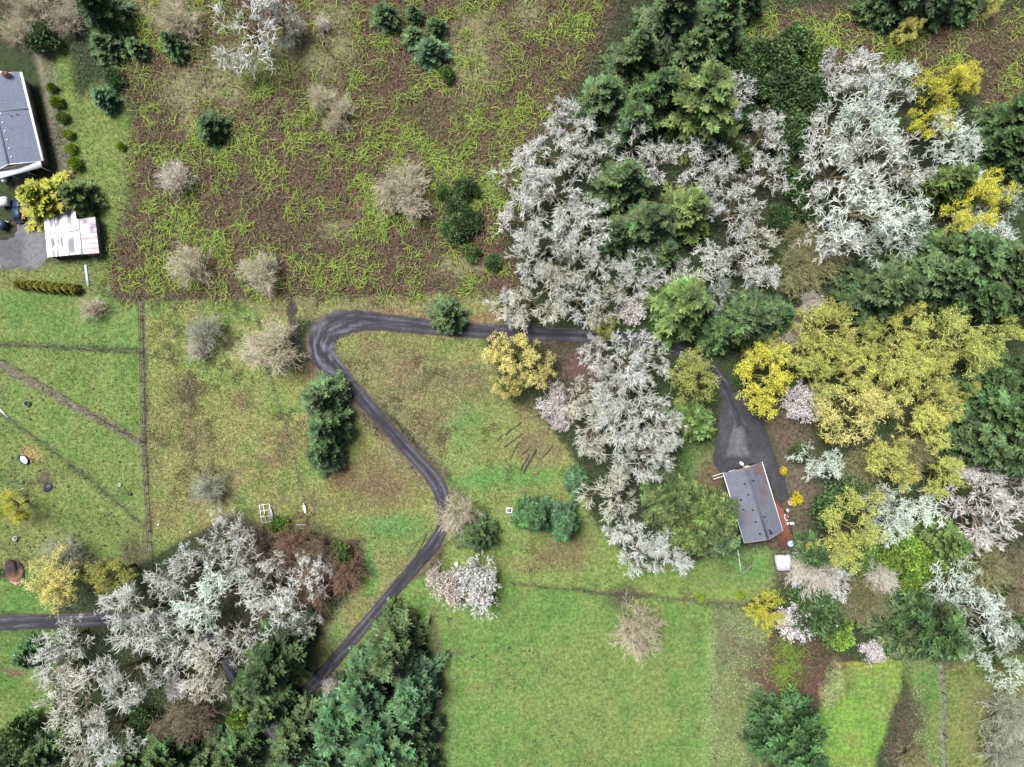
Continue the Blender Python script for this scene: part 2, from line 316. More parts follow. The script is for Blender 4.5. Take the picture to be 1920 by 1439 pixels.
for (x0, y0, w0), (x1, y1, w1) in zip(DRIVE[5:-3], DRIVE[6:-2]): paint(line([(x0, y0), (x1, y1)], w0 + w1 + 9, .35), (.17, .115, .085), .30)
CAN = CAN * (1 + np.array([.30, .23, .22]) * m_meadow[..., None])
_l = CAN.mean(-1, keepdims=True); CAN = _l + (CAN - _l) * 1.0; CAN = CAN * np.where(m_grass > .5, 1, 0)[..., None] * (np.array([.71, .82, .68]) * (1 - m_meadow[..., None]) + np.array([.73, .82, .72]) * m_meadow[..., None]) + CAN * np.where(m_grass > .5, 0, .92)[..., None]
CAN = np.clip(CAN * (.88 + .24 * fbm(GXX, GYY, .8, 2, 61))[..., None], .01, .9)
def sample(img, x, y):
    i = np.clip(((x - GX0) / GS).round().astype(int), 0, len(gx) - 1); j = np.clip(((y - GY0) / GS).round().astype(int), 0, len(gy) - 1)
    return img[j, i]

# ------------------------------------------------------------------ the ground sheet, out to the horizon
far = np.array([135, 160, 220, 350, 700, 1500, 3000.])
xs = np.concatenate([-far[::-1], np.arange(-112, 112.1, .5), far]); ys = np.concatenate([-far[::-1], np.arange(-86, 86.1, .5), far])
X, Y = np.meshgrid(xs, ys); Z = (fbm(X, Y, 3, 3, 71) - .5) * .12
g = Geo(); nx, ny = len(xs), len(ys); ii = np.arange(nx - 1)[None] + np.arange(ny - 1)[:, None] * nx
g.add(np.stack([X, Y, Z], -1).reshape(-1, 3), np.stack([ii, ii + 1, ii + 1 + nx, ii + nx], -1).reshape(-1, 4), sample(CAN, X.ravel(), Y.ravel()))
tag(g.obj('ground', M_GROUND, smooth=True), kind='structure')

# ------------------------------------------------------------------ driveways
def asphalt_mat():
    m = mat('asphalt', .75, noise=.22, nscale=1.6, bump=.3, bscale=14)
    return m
M_ASPH = asphalt_mat()
def spline(P, n=10):
    P = np.array(P, float); Q = np.vstack([2 * P[0] - P[1], P, 2 * P[-1] - P[-2]]); out = []
    for i in range(1, len(Q) - 2):
        t = np.linspace(0, 1, n, endpoint=False)[:, None]; a, b, c, d = Q[i - 1], Q[i], Q[i + 1], Q[i + 2]
        out.append(.5 * (2 * b + (c - a) * t + (2 * a - 5 * b + 4 * c - d) * t ** 2 + (3 * b - a - 3 * c + d) * t ** 3))
    return np.vstack(out + [P[-1:]])
ROADS = []
def road(name, P, z=.10):
    """P: px, py, half width in px"""
    Q = spline(P, 12); XY = np.stack([(Q[:, 0] - 960) * S, (719.5 - Q[:, 1]) * S], 1); hw = Q[:, 2] * S
    ROADS.append((XY, hw)); t = norm(np.gradient(XY, axis=0)); nrm = np.stack([-t[:, 1], t[:, 0]], 1)
    u = np.concatenate([[-1.04], np.linspace(-1, 1, 25), [1.04]]); n = len(Q)
    jit = 1 + (fbm(np.arange(n) * .9, np.zeros(n), 2, 4, 5) - .5) * .34
    V = XY[:, None] + nrm[:, None] * (u[None, :, None] * (hw * jit)[:, None, None])
    zz = np.where(np.abs(u) > 1.01, -.08, z + (1 - u ** 2) * .03); zz = np.broadcast_to(zz, V.shape[:2])
    V3 = np.dstack([V, zz]); f = fbm(V[..., 0], V[..., 1], 5, 4, 81); wear = np.exp(-((np.abs(u) - .5) / .2) ** 2)[None]
    base = .029 + .060 * np.clip((f - .42) * 3, 0, 1) * wear + .008 * wear + .02 * (f - .5)
    bend = np.exp(-((V[..., 0] - at(612, 650)[0]) ** 2 + (V[..., 1] - at(612, 650)[1]) ** 2) / 60.0); arc = np.arange(n)[:, None] * .5
    base = base + .10 * bend * np.clip((fbm(arc * .28 + 0 * u[None], u[None] * 5 + 0 * arc, 1.3, 3, 87) - .50) * 6, 0, 1) + .05 * np.clip((fbm(arc * .4 + 0 * u[None], u[None] * 9 + 0 * arc, 1.5, 3, 89) - .62) * 6, 0, 1)
    edge = np.clip((np.abs(u) - .75) * 4, 0, 1)[None] * (.4 + f)
    c = base[..., None] * np.array([.88, .88, 1.10]) * (1 - edge[..., None] * .35) + edge[..., None] * .35 * np.array([.12, .09, .06])
    g = Geo(); k = len(u); idx = np.arange(k - 1)[None] + np.arange(n - 1)[:, None] * k
    g.add(V3.reshape(-1, 3), np.stack([idx, idx + 1, idx + 1 + k, idx + k], -1).reshape(-1, 4), c.reshape(-1, 3))
    return tag(g.obj(name, M_ASPH, smooth=True), kind='structure')
road('driveway', DRIVE)
road('farm_lane', [(-120, 1175, 17), (0, 1169, 15), (60, 1166, 13), (140, 1164, 13), (240, 1160, 13), (330, 1165, 13), (390, 1200, 13), (430, 1250, 14), (458, 1295, 15), (485, 1335, 16), (520, 1380, 16), (560, 1450, 16), (590, 1560, 16)], z=.085)
def patch(name, P, colr, z=.09, m=None, cell=.5, sunken=-.08, wear=None):
    P = np.array([at(*p)[:2] for p in P]); x0, y0 = P.min(0) - 1; x1, y1 = P.max(0) + 1
    X, Y = np.meshgrid(np.arange(x0, x1, cell), np.arange(y0, y1, cell)); w = 1.2
    ins = inpoly(X + (fbm(X, Y, 4, 3, 7) - .5) * w, Y + (fbm(X, Y, 4, 3, 17) - .5) * w, [tuple(p) for p in P])
    Z = np.where(ins, z, sunken); f = fbm(X, Y, 4, 4, 19); k = X.shape[1]; n = X.shape[0]
    c = np.array(colr) * (.75 + .7 * np.clip((f - .35) * 2.2, 0, 1.4))[..., None]
    if wear:
        w0 = at(wear[0], wear[1]); tt = (w0[1] + wear[3] * S - Y) / (2 * wear[3] * S); hw0 = (.35 + .65 * np.clip(tt, 0, 1)) * wear[2] * S
        wm = np.clip((hw0 - np.abs(X - w0[0] + (f - .5) * 1.5)) / .5, 0, 1) * np.clip(tt * 6, 0, 1) * np.clip((1 - tt) * 8, 0, 1); wm = (.7 * wm * (.25 + .8 * np.clip(fbm(X * 2, Y * .6, 1.0, 4, 23), 0, 1)))[..., None]
        c = c * (1 - wm) + np.array([.165, .178, .185]) * wm
    idx = np.arange(k - 1)[None] + np.arange(n - 1)[:, None] * k; keep = (ins[:-1, :-1] | ins[1:, :-1] | ins[:-1, 1:] | ins[1:, 1:])
    g = Geo(); g.add(np.dstack([X, Y, Z]).reshape(-1, 3), np.stack([idx, idx + 1, idx + 1 + k, idx + k], -1)[keep], c.reshape(-1, 3))
    return tag(g.obj(name, m or M_ASPH, smooth=True), kind='structure')
patch('parking_court', [(1352, 735), (1388, 735), (1412, 775), (1436, 812), (1452, 850), (1466, 890), (1478, 935), (1462, 945), (1440, 900), (1400, 900), (1352, 890), (1338, 860), (1340, 825), (1354, 785)], (.05, .05, .06), z=.125, cell=.25, wear=(1382, 826, 24, 34))
patch('track_stub', [(536, 574), (556, 570), (562, 582), (553, 596), (558, 625), (562, 655), (552, 650), (545, 615), (538, 592)], (.05, .043, .045), z=.07, cell=.25)
patch('yard', [(-60, 455), (10, 450), (28, 440), (36, 380), (22, 330), (-60, 330), (-60, 300), (60, 305), (60, 420), (86, 425), (92, 485), (72, 500), (20, 505), (-60, 508)], (.115, .115, .125))

def road_clear(x, y, extra=.3):
    ok = np.ones(len(x), bool)
    for XY, hw in ROADS:
        d = np.full(len(x), 1e9)
        for i in range(0, len(XY), 3): d = np.minimum(d, np.hypot(x - XY[i, 0], y - XY[i, 1]) - hw[i])
        ok &= d > extra
    return ok

# ------------------------------------------------------------------ plants: builders
def grow(G, B, D, L, R0, nseg, jit, up, C0, C1, taper=.45, sides=3, rs=None):
    """branches as bent chains; returns node positions and directions"""
    N = len(B); P = [B]; Dn = [D]; p = B; d = D
    for j in range(nseg):
        d = norm(d + rs.normal(0, jit, (N, 3)) + np.array([0, 0, up]))
        q = p + d * (L / nseg)[:, None]
        f0 = 1 - (1 - taper) * j / nseg; f1 = 1 - (1 - taper) * (j + 1) / nseg
        t0, t1 = j / nseg, (j + 1) / nseg
        G.tubes(p, q, R0 * f0, R0 * f1, C0 * (1 - t0) + C1 * t0, C0 * (1 - t1) + C1 * t1, sides)
        p = q; P.append(p); Dn.append(d)
    return np.stack(P, 1), np.stack(Dn, 1)
def spawn(P, Dn, n, t0, ang, rs, out=None, flat=0.0):
    N, K, _ = P.shape
    t = (t0 + (1 - t0) * (np.arange(n)[None] + rs.random((N, n))) / n) * (K - 1); t = np.minimum(t, K - 1.001)
    i = t.astype(int); f = (t - i)[..., None]; r = np.arange(N)[:, None]
    p = P[r, i] * (1 - f) + P[r, i + 1] * f; d = Dn[r, np.minimum(i + 1, K - 1)]
    rnd = rs.normal(0, 1, p.shape); rnd[..., 2] *= (1 - flat); perp = norm(rnd - d * (rnd * d).sum(-1, keepdims=True))
    a = ang * (.65 + .7 * rs.random((N, n, 1)))
    return p.reshape(-1, 3), norm(d * np.cos(a) + perp * np.sin(a)).reshape(-1, 3), (t / (K - 1)).ravel()
V3 = lambda *a: np.array(a, float)
def oak(seed, nn=(5, 4, 3, 2), ang=.8, inner=(.10, .075, .025), outer=(.84, .86, .79), thick=1.0, upright=0.0, r=5.0, h=12.0, mid=.28):
    """spreading bare crown; limbs mossy near the trunk, twigs crusted with pale lichen"""
    rs = np.random.default_rng(seed); T = Geo(); C = Geo(); ci = np.array(inner); co = np.array(outer); cm = ci * (1 - mid) + co * mid
    th = h * .30
    P, D = grow(T, V3([0, 0, -.3]), V3([.05 * rs.normal(), .05 * rs.normal(), 1]), np.array([th + .3]), .40, 4, .06, .1, ci * .8, ci, .75, 7, rs)
    n1 = 8; az = (np.arange(n1) + rs.random(n1) * .8) * 2 * math.pi / n1; el = np.radians(rs.uniform(12 + upright * 30, 60 + upright * 15, n1)); el[0] = 1.35
    B = np.repeat(P[:, -1], n1, 0) - V3(0, 0, 1) * rs.random((n1, 1)) * .8
    D = np.stack([np.cos(az) * np.cos(el), np.sin(az) * np.cos(el), np.sin(el)], 1)
    L = rs.uniform(.55, .85, n1) * r * (1 + .55 * np.sin(el))
    P, Dn = grow(T, B, D, L, .20, 5, .18, .03, ci, ci * .85 + co * .15, .4, 5, rs)
    p, d, t = spawn(P, Dn, nn[0], .40, ang, rs); L2 = r * .46 * (1.15 - .5 * t) * rs.uniform(.7, 1.25, len(t))
    P, Dn = grow(C, p, d, L2, .092 * thick, 4, .24, .05, ci, cm, .6, 4, rs)
    p, d, t = spawn(P, Dn, nn[1], .42, ang, rs); L3 = r * .26 * (1.15 - .4 * t) * rs.uniform(.7, 1.3, len(t)); sh = rs.uniform(.8, 1.1, (len(t), 1))
    P, Dn = grow(C, p, d, L3, .062 * thick, 3, .28, .06, cm * sh, co * sh, .7, 3, rs)
    p, d, t = spawn(P, Dn, nn[2], .38, ang * .9, rs); L4 = r * .145 * rs.uniform(.6, 1.4, len(t)); sh = rs.uniform(.68, 1.12, (len(t), 1))
    P, Dn = grow(C, p, d, L4, .047 * thick, 2, .28, .06, co * .8 * sh, co * sh, .65, 3, rs)
    p, d, t = spawn(P, Dn, nn[3], .3, ang * .9, rs); L5 = r * .078 * rs.uniform(.6, 1.4, len(t)); sh = rs.uniform(.75, 1.15, (len(t), 1))
    P, Dn = grow(C, p, d, L5, .034 * thick, 1, .2, .03, co * sh, co * sh, .5, 3, rs)
    return T, C, P[:, -1]
def budding(seed, cols, n=7000, r=5.0, h=11.0, leaf=.15, wood=(.10, .085, .03), woodo=(.60, .62, .20)):
    T, C, tips = oak(seed, (5, 4, 3, 3), .60, wood, woodo, .85, .25, r, h, .5); rs = np.random.default_rng(seed + 1)
    k = rs.integers(0, len(tips), n); c = tips[k] + rs.normal(0, .16, (n, 3)); d = norm(rs.normal(0, 1, (n, 3)) + V3(0, 0, .4)) * (leaf * rs.uniform(.6, 1.4, (n, 1)))
    w = norm(np.cross(d, rs.normal(0, 1, (n, 3)))) * leaf * .42; cc = np.array(cols)[rs.integers(0, len(cols), n)] * rs.uniform(.7, 1.2, (n, 1))
    C.leaves(c, d, w, cc); return T, C
def fir(seed, r=4.0, h=13.0, nw=23, droop=.30, feather=1.0, col=(.038, .070, .030), tip=(.140, .220, .084), pw=.85, nb_=7):
    """tiers of drooping boughs with flat sprays"""
    rs = np.random.default_rng(seed); T = Geo(); C = Geo(); col = np.array(col); tip = np.array(tip)
    zz = np.linspace(-.3, h * .97, 7); T.tubes(np.stack([zz[:-1] * 0, zz[:-1] * 0, zz[:-1]], 1), np.stack([zz[1:] * 0, zz[1:] * 0, zz[1:]], 1), .26 * (1 - zz[:-1] / h * .9), .26 * (1 - zz[1:] / h * .9), V3(.10, .07, .05), V3(.10, .07, .05), 6)
    z, az, ln = [], [], []; ph = rs.random(3) * 6.28
    for k in range(nw):
        f = k / (nw - 1.); m = int(round(nb_ - 3 * f)); zk = h * (.07 + .91 * f); l = r * max(.07, (1 - f * .96)) ** pw
        for j in range(m):
            a = 2 * math.pi * (j + rs.random() * .95) / m + k * 2.4
            z.append(zk + rs.normal(0, .18)); az.append(a); ln.append(l * rs.uniform(.62, 1.2) * (1 + .16 * math.sin(2 * a + ph[0]) + .10 * math.sin(5 * a + ph[1])))
    z, az, ln = map(np.array, (z, az, ln)); f = z / h; o = np.stack([np.cos(az), np.sin(az), 0 * az], 1); s = np.stack([-np.sin(az), np.cos(az), 0 * az], 1)
    upb = .55 * f - .05 + rs.normal(0, .07, len(z)); dr = droop * (1.25 - f); crv = rs.normal(0, .16, len(z))
    def pos(t): return o * (ln * t)[:, None] + s * (ln * t * t * crv)[:, None] + np.stack([0 * t, 0 * t, z + ln * (upb * t - dr * t * t)], 1)
    nb = len(z); bt = rs.uniform(.55, 1.35, (nb, 1)); warm = 1 + rs.normal(0, .07, (nb, 3))
    for a, b in ((0, .5), (.5, .92)):
        C.tubes(pos(np.full(nb, a)), pos(np.full(nb, b)), .055 * (1.2 - a), .055 * (1.2 - b), V3(.08, .06, .04), V3(.05, .06, .03), 3)
    ns = 10
    for j in range(ns):
        for sd_ in (-1, 1):
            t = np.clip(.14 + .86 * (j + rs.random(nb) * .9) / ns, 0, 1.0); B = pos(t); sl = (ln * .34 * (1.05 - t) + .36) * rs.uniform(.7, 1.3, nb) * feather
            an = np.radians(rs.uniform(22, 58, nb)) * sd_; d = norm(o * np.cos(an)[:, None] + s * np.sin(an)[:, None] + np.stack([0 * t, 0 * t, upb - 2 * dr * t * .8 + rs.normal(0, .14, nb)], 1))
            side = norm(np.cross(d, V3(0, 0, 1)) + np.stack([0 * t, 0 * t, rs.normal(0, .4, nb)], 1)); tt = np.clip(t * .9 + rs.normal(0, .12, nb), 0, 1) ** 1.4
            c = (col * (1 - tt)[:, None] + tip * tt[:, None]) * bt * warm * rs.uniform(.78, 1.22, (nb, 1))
            C.leaves(B, d * sl[:, None], side * (.12 + .07 * sl)[:, None], c, fold=-.05)
            for q in range(3):
                b2 = B + d * (sl * rs.uniform(.25, .85, nb))[:, None]; a2 = rs.uniform(.4, .95, nb) * rs.choice([-1, 1], nb)
                d2 = norm(d * np.cos(a2)[:, None] + side * np.sin(a2)[:, None] + V3(0, 0, 1) * rs.normal(0, .18, (nb, 1))); l2 = .20 + .34 * sl * rs.uniform(.6, 1.3, nb)
                C.leaves(b2, d2 * l2[:, None], norm(np.cross(d2, rs.normal(0, 1, (nb, 3)) * .4 + V3(0, 0, 1))) * (.065 + .03 * rs.random((nb, 1))), c * rs.uniform(.8, 1.4, (nb, 1)))
    k = 14; a = rs.random(k) * 6.28; C.leaves(np.repeat(V3([0, 0, h * .93]), k, 0), np.stack([np.cos(a) * .5, np.sin(a) * .5, rs.uniform(.3, 1.1, k)], 1), np.stack([-np.sin(a), np.cos(a), 0 * a], 1) * .12, tip)
    return T, C
def bush(seed, r=2.0, h=2.2, clumps=26, per=110, leaf=.26, col=(.105, .175, .066)):
    rs = np.random.default_rng(seed); T = Geo(); C = Geo(); col = np.array(col)
    n = 7; a = rs.random(n) * 6.28; e = np.radians(rs.uniform(40, 80, n)); D = np.stack([np.cos(a) * np.cos(e), np.sin(a) * np.cos(e), np.sin(e)], 1)
    grow(T, np.repeat(V3([0, 0, -.1]), n, 0), D, np.full(n, h * .7), .05, 3, .15, .05, V3(.09, .07, .045), V3(.09, .07, .045), .5, 4, rs)
    a = rs.random(clumps) * 6.28; q = np.sqrt(rs.random(clumps)) * r * .78; cz = h * (.30 + .55 * (1 - (q / r) ** 2)) * rs.uniform(.75, 1.1, clumps); cr = r * rs.uniform(.22, .40, clumps)
    for i in range(clumps):
        nn = norm(rs.normal(0, 1, (per, 3)) + V3(0, 0, .35)); p = V3(q[i] * math.cos(a[i]), q[i] * math.sin(a[i]), cz[i]) + nn * cr[i] * rs.uniform(.55, 1.08, (per, 1)) * V3(1, 1, .85)
        p[:, 2] = np.maximum(p[:, 2], .05); d = norm(nn + rs.normal(0, .55, (per, 3))); w = norm(np.cross(d, rs.normal(0, 1, (per, 3))))
        C.leaves(p, d * leaf * rs.uniform(.7, 1.5, (per, 1)), w * leaf * .36, col * rs.uniform(.42, 1.5) * (1 + rs.normal(0, .08, 3)) * rs.uniform(.7, 1.35, (per, 1)))
    return T, C
def bare_shrub(seed, r=2.5, h=3.0, n=46, c0=(.20, .155, .10), c1=(.80, .75, .64), thick=1.0, up=.06, tw=9):
    rs = np.random.default_rng(seed); T = Geo(); C = Geo(); c0 = np.array(c0); c1 = np.array(c1)
    a = rs.random(n) * 6.28; e = np.radians(rs.uniform(18, 86, n)); D = np.stack([np.cos(a) * np.cos(e), np.sin(a) * np.cos(e), np.sin(e)], 1); B = np.stack([np.cos(a) * .15, np.sin(a) * .15, 0 * a - .1], 1)
    L = r * .78 * np.cos(e) + h * .8 * np.sin(e); L = L * rs.uniform(.7, 1.1, n)
    P, Dn = grow(T, B, D, L, .05 * thick, 5, .20, up, c0, c0 * .5 + c1 * .5, .5, 4, rs)
    p, d, t = spawn(P, Dn, tw, .28, .65, rs); sh = rs.uniform(.75, 1.15, (len(t), 1))
    P, Dn = grow(C, p, d, L.mean() * .34 * rs.uniform(.6, 1.3, len(t)), .028 * thick, 2, .15, up, (c0 * .4 + c1 * .6) * sh, c1 * sh, .6, 3, rs)
    p, d, t = spawn(P, Dn, 4, .2, .7, rs); sh = rs.uniform(.7, 1.15, (len(t), 1))
    P, Dn = grow(C, p, d, L.mean() * .17 * rs.uniform(.6, 1.3, len(t)), .02 * thick, 1, .15, up, c1 * sh, c1 * sh, .5, 3, rs)
    return T, C, P[:, -1]
def blossom(seed, col=(.86, .81, .79), n=5000, r=2.6, h=3.6, size=.15):
    T, C, tips = bare_shrub(seed, r, h, 30, (.16, .12, .10), (.60, .57, .54), 1.0, .02, 10); rs = np.random.default_rng(seed + 5)
    k = rs.integers(0, len(tips), n); c = tips[k] + rs.normal(0, .09, (n, 3)) * V3(1, 1, 1); d = norm(rs.normal(0, 1, (n, 3)) + V3(0, 0, .5)) * size * rs.uniform(.7, 1.5, (n, 1))
    C.leaves(c, d, norm(np.cross(d, rs.normal(0, 1, (n, 3)))) * size * .5, np.array(col) * rs.uniform(.75, 1.08, (n, 1))); return T, C
def column_shrub(seed, r=.55, h=2.6, n=2600, col=(.25, .25, .05)):
    rs = np.random.default_rng(seed); T = Geo(); C = Geo(); T.tubes(V3([0, 0, -.1]), V3([0, 0, h * .8]), .05, .02, V3(.1, .07, .05), V3(.1, .07, .05), 5)
    z = rs.random(n) ** .8; a = rs.random(n) * 6.28; q = r * np.sqrt(np.clip(1 - z ** 2.2, 0, 1)) * (.75 + .15 * np.sin(a * 4 + seed)) * rs.uniform(.6, 1.08, n)
    p = np.stack([q * np.cos(a), q * np.sin(a), .05 + z * h * .93], 1); d = norm(np.stack([np.cos(a) * .6, np.sin(a) * .6, 1 + 0 * a], 1) + rs.normal(0, .3, (n, 3)))
    C.leaves(p, d * .2, norm(np.cross(d, rs.normal(0, 1, (n, 3)))) * .07, np.array(col) * rs.uniform(.6, 1.35, (n, 1))); return T, C

PROTO = {}
def reg(key, builders, r, h, pn, cn, pm, cm):
    PROTO[key] = dict(v=[(T.mesh(pn), C.mesh(cn)) for (T, C) in builders], r=r, h=h, pn=pn, cn=cn, pm=pm, cm=cm)
    for a, b in PROTO[key]['v']: a.materials.append(pm); b.materials.append(cm)
o2 = lambda t: (t[0], t[1])
reg('O', [o2(oak(s, thick=tk, nn=nn)) for s, tk, nn in ((1, .92, (5, 4, 3, 2)), (2, .82, (5, 4, 3, 3)), (3, .82, (5, 4, 4, 2)), (4, 1.0, (5, 3, 3, 2)), (5, .78, (5, 4, 4, 2)), (9, .88, (4, 4, 3, 3)))], 5.0, 12., 'trunk', 'crown', M_BARK, M_TWIG)
reg('F', [o2(oak(s, thick=tk, upright=.30, ang=.52, nn=nn)) for s, tk, nn in ((6, .66, (6, 4, 4, 3)), (7, .62, (5, 5, 4, 3)), (8, .64, (6, 4, 4, 3)), (10, .70, (5, 4, 4, 3)))], 5.0, 12., 'trunk', 'crown', M_BARK, M_TWIG)
YC = [(.76, .72, .15), (.64, .64, .15), (.83, .78, .24), (.42, .48, .13)]
reg('Y', [budding(s, YC, n) for s, n in ((11, 4200), (12, 5500), (13, 4800), (14, 3400), (15, 6500))], 5.0, 11., 'trunk', 'crown', M_BARK, M_BLOOM)
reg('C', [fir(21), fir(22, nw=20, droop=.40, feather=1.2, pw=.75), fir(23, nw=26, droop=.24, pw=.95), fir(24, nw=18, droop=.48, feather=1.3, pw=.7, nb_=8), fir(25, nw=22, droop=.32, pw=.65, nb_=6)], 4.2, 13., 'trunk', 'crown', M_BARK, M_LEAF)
reg('B', [bush(31), bush(32, clumps=20), bush(33, clumps=32, per=90), bush(34, h=2.6)], 2.05, 2.3, 'stems', 'foliage', M_BARK, M_LEAF)
reg('S', [o2(bare_shrub(s, r=4.0, h=4.6, thick=.98, n=nn_, tw=12)) for s, nn_ in ((41, 50), (42, 60), (43, 44), (44, 56))], 4.0, 4.6, 'stems', 'twigs', M_BARK, M_TWIG)
reg('P', [blossom(s) for s in (51, 52, 53)], 2.6, 3.6, 'stems', 'blossom', M_BARK, M_BLOOM)
reg('Q', [blossom(s, (.90, .89, .86), 16000, 5.0, 5.4, .17) for s in (54,)], 5.0, 5.4, 'stems', 'blossom', M_BARK, M_BLOOM)
reg('H', [column_shrub(s) for s in (61, 62, 63)], .55, 2.6, 'stems', 'foliage', M_BARK, M_LEAF)

NAME = dict(Q='blossom_tree', F='oak_tree', O='oak_tree', Y='budding_tree', C='fir_tree', B='evergreen_bush', S='bare_shrub', P='blossom_tree', H='columnar_shrub')
CAT = dict(Q='tree', F='tree', O='tree', Y='tree', C='tree', B='bush', S='shrub', P='tree', H='shrub')
HT = dict(Q=(1.2, .6), F=(1.9, 2.5), O=(1.9, 2.5), Y=(1.8, 2.5), C=(2.1, .6), B=(1.15, .4), S=(1.15, .6), P=(1.3, .8), H=(2.3, 0))
ZC = dict(Q=.5, F=.62, O=.62, Y=.62, C=.35, B=.5, S=.5, P=.55, H=.5)
TINT = {'': (1, 1, 1), 'w': (1.08, 1.08, 1.1), 't': (.93, .90, .80), 'g': (.66, .74, .67), 'd': (.44, .39, .31), 'p': (1.0, .95, .97), 'k': (.78, .86, .78), 'b': (.88, 1.10, 1.22), 'y': (2.7, 1.85, .55),
        'o': (1.30, 1.14, .88), 'l': (1.22, 1.22, .88), 'r': (.40, .28, .22), 'G': (1.22, 1.10, 1.40), 'L': (.84, .92, .90), 'Y': (1.20, 1.15, .60), 'v': (2.4, 2.1, .6), 'n': (1.7, 1.7, .8), 'W': (1.1, 1.2, 1.15), 'm': (.48, .50, .30), 'x': (1.2, 1.3, 1.3), 'e': (.86, .80, .70), 'z': (6.0, 3.3, .6), 'D': (.6, .78, .68)}
LOOK = {('O', ''): 'bare lichen-white oak', ('O', 'w'): 'bright lichen-white oak', ('O', 't'): 'cream-coloured bare oak', ('O', 'g'): 'grey-green lichened bare oak', ('O', 'W'): 'pale mint-grey lichened oak',
        ('Y', ''): 'yellow budding tree', ('Y', 'G'): 'golden cream budding tree', ('Y', 'L'): 'olive budding tree', ('Y', 'Y'): 'vivid yellow flowering tree',
        ('C', ''): 'dark green fir', ('C', 'k'): 'deep green fir', ('C', 'D'): 'very dark green fir', ('C', 'b'): 'blue-green fir', ('C', 'y'): 'yellow-tipped conifer', ('C', 'o'): 'olive green fir', ('C', 'l'): 'light green feathery fir',
        ('B', ''): 'green leafy bush', ('B', 'k'): 'dark green bush', ('B', 'D'): 'very dark green bush', ('B', 'l'): 'light green bush', ('B', 'v'): 'yellow-green bush', ('B', 'n'): 'bright green bush', ('B', 'z'): 'bright yellow bush',
        ('S', ''): 'tan bare shrub', ('S', 'w'): 'white-twigged bare shrub', ('S', 't'): 'straw-coloured bare shrub', ('S', 'g'): 'grey-green bare shrub', ('S', 'd'): 'dull brown bare shrub', ('S', 'p'): 'pinkish white bare shrub', ('S', 'r'): 'red-brown bare shrub', ('S', 'm'): 'mossy gold bare shrub', ('S', 'e'): 'brown-grey bare shrub',
        ('P', ''): 'pale pink blossoming tree', ('P', 'w'): 'white blossoming tree', ('Q', ''): 'brilliant white blossoming tree', ('O', 'p'): 'pinkish white bare oak', ('P', 't'): 'cream blossoming shrub', ('P', 'p'): 'pink blossoming shrub', ('H', ''): 'clipped yellow-green columnar shrub'}
for (_k, _t), _v in list(LOOK.items()):
    if _k == 'O': LOOK[('F', _t)] = _v.replace('oak', 'fine-twigged oak')
PLANTS = []      # kind, px, py, r(px), tint, where, group
def rows(where, group, txt):
    for e in txt.split(';'):
        e = e.split()
        if not e: continue
        PLANTS.append([e[0], float(e[1]), float(e[2]), float(e[3]), e[4] if len(e) > 4 and e[4] != '-' else '', where, group, float(e[5]) if len(e) > 5 else None])
rows('in the scrub behind the grey-roofed house', 'scrub behind the house', 'S 55 28 44 t;B 82 70 32;S 120 45 30 t;S 150 8 30 p;C 190 20 50 ;C 200 88 35 k;C 258 92 24 k;C 325 85 30 k;S 335 36 40 t;B 215 148 18;C 198 187 26 b;S 30 60 30 t')
rows('at the pale meadow edge of the bramble field', 'top of the bramble field', 'O 455 36 72 w;O 520 30 40 g;S 552 55 28 t;S 606 46 17 w')
rows('alone in the bramble field', 'lone bramble field plants', 'C 398 240 33 k;S 335 335 36 w;S 755 362 54 t;S 355 500 38 t;S 490 510 40 t')
rows('in the tuft at the middle of the bramble field', 'straw tufts', 'S 603 185 26 t;S 642 205 27 t;S 628 234 22 t')
rows('in the row of firs across the bramble field', 'row of firs in the brambles', 'C 723 33 34 k;C 776 28 20 k;C 777 72 29 ;C 808 98 35 b;C 818 52 22 k;B 838 140 15 l')
rows('in the clump of bushes at the end of the bramble field', 'bush clump in the brambles', 'B 875 355 24;B 832 362 16 l;B 852 388 23 ;B 857 428 29 ;B 882 412 23 k;B 880 474 20 l;B 925 494 16 k')
rows('lining the dirt track beside the grey-roofed house', 'bushes along the dirt track', 'B 97 165 10 v;B 106 192 12 v;B 117 220 11 n;B 128 252 10 v;B 134 280 10 v;B 139 306 14 v;B 227 275 8 v')
rows('beside the rusty metal shed', 'conifers beside the shed', 'C 88 376 60 y 8.5;C 150 372 40 l 7')
rows('in the hedge below the rusty shed', 'hedge row', ';'.join('H %d %.0f 10' % (36 + i * 13, 533 + i * 1.2) for i in range(9)))
rows('in the white grove beside the bramble field', 'white grove beside the brambles', 'F 1065 228 50 w;F 1030 278 52 w;F 1088 285 46;F 982 335 50 w;F 1045 350 56 ;F 990 405 50 w;F 1085 435 56 w;F 1030 460 52 ;F 980 490 44 ;F 1055 515 46 t;F 1120 500 42 ;F 1000 562 56 t;F 950 582 36 w;F 1080 560 50 ;F 1130 565 44 t;F 1188 530 46 ;F 1215 498 36 w;F 1110 395 36')
rows('in the white oaks between the tall firs', 'white oaks among the firs', 'F 1195 265 50 w;O 1240 300 42 w;O 1310 300 52 ;O 1355 330 52 w;O 1380 168 38 w;O 1440 245 46 w;O 1450 322 44 w;O 1390 395 54 w;O 1425 442 42 t;O 1330 500 50 ;O 1392 490 50 ;O 1290 520 42 ;O 1430 512 40 ;O 1352 555 40 g')
rows('in the tall stand above the white grove', 'tall fir stand', 'C 1255 40 78 ;C 1345 40 60 k;C 1190 115 66 ;C 1290 110 62 ;C 1130 195 58 ;C 1180 238 52 k;C 1232 180 58 k;C 1310 205 84 o;C 1165 345 62 ;C 1210 425 66 ;C 1287 398 58 o;C 1150 440 40 k;C 1240 478 46')
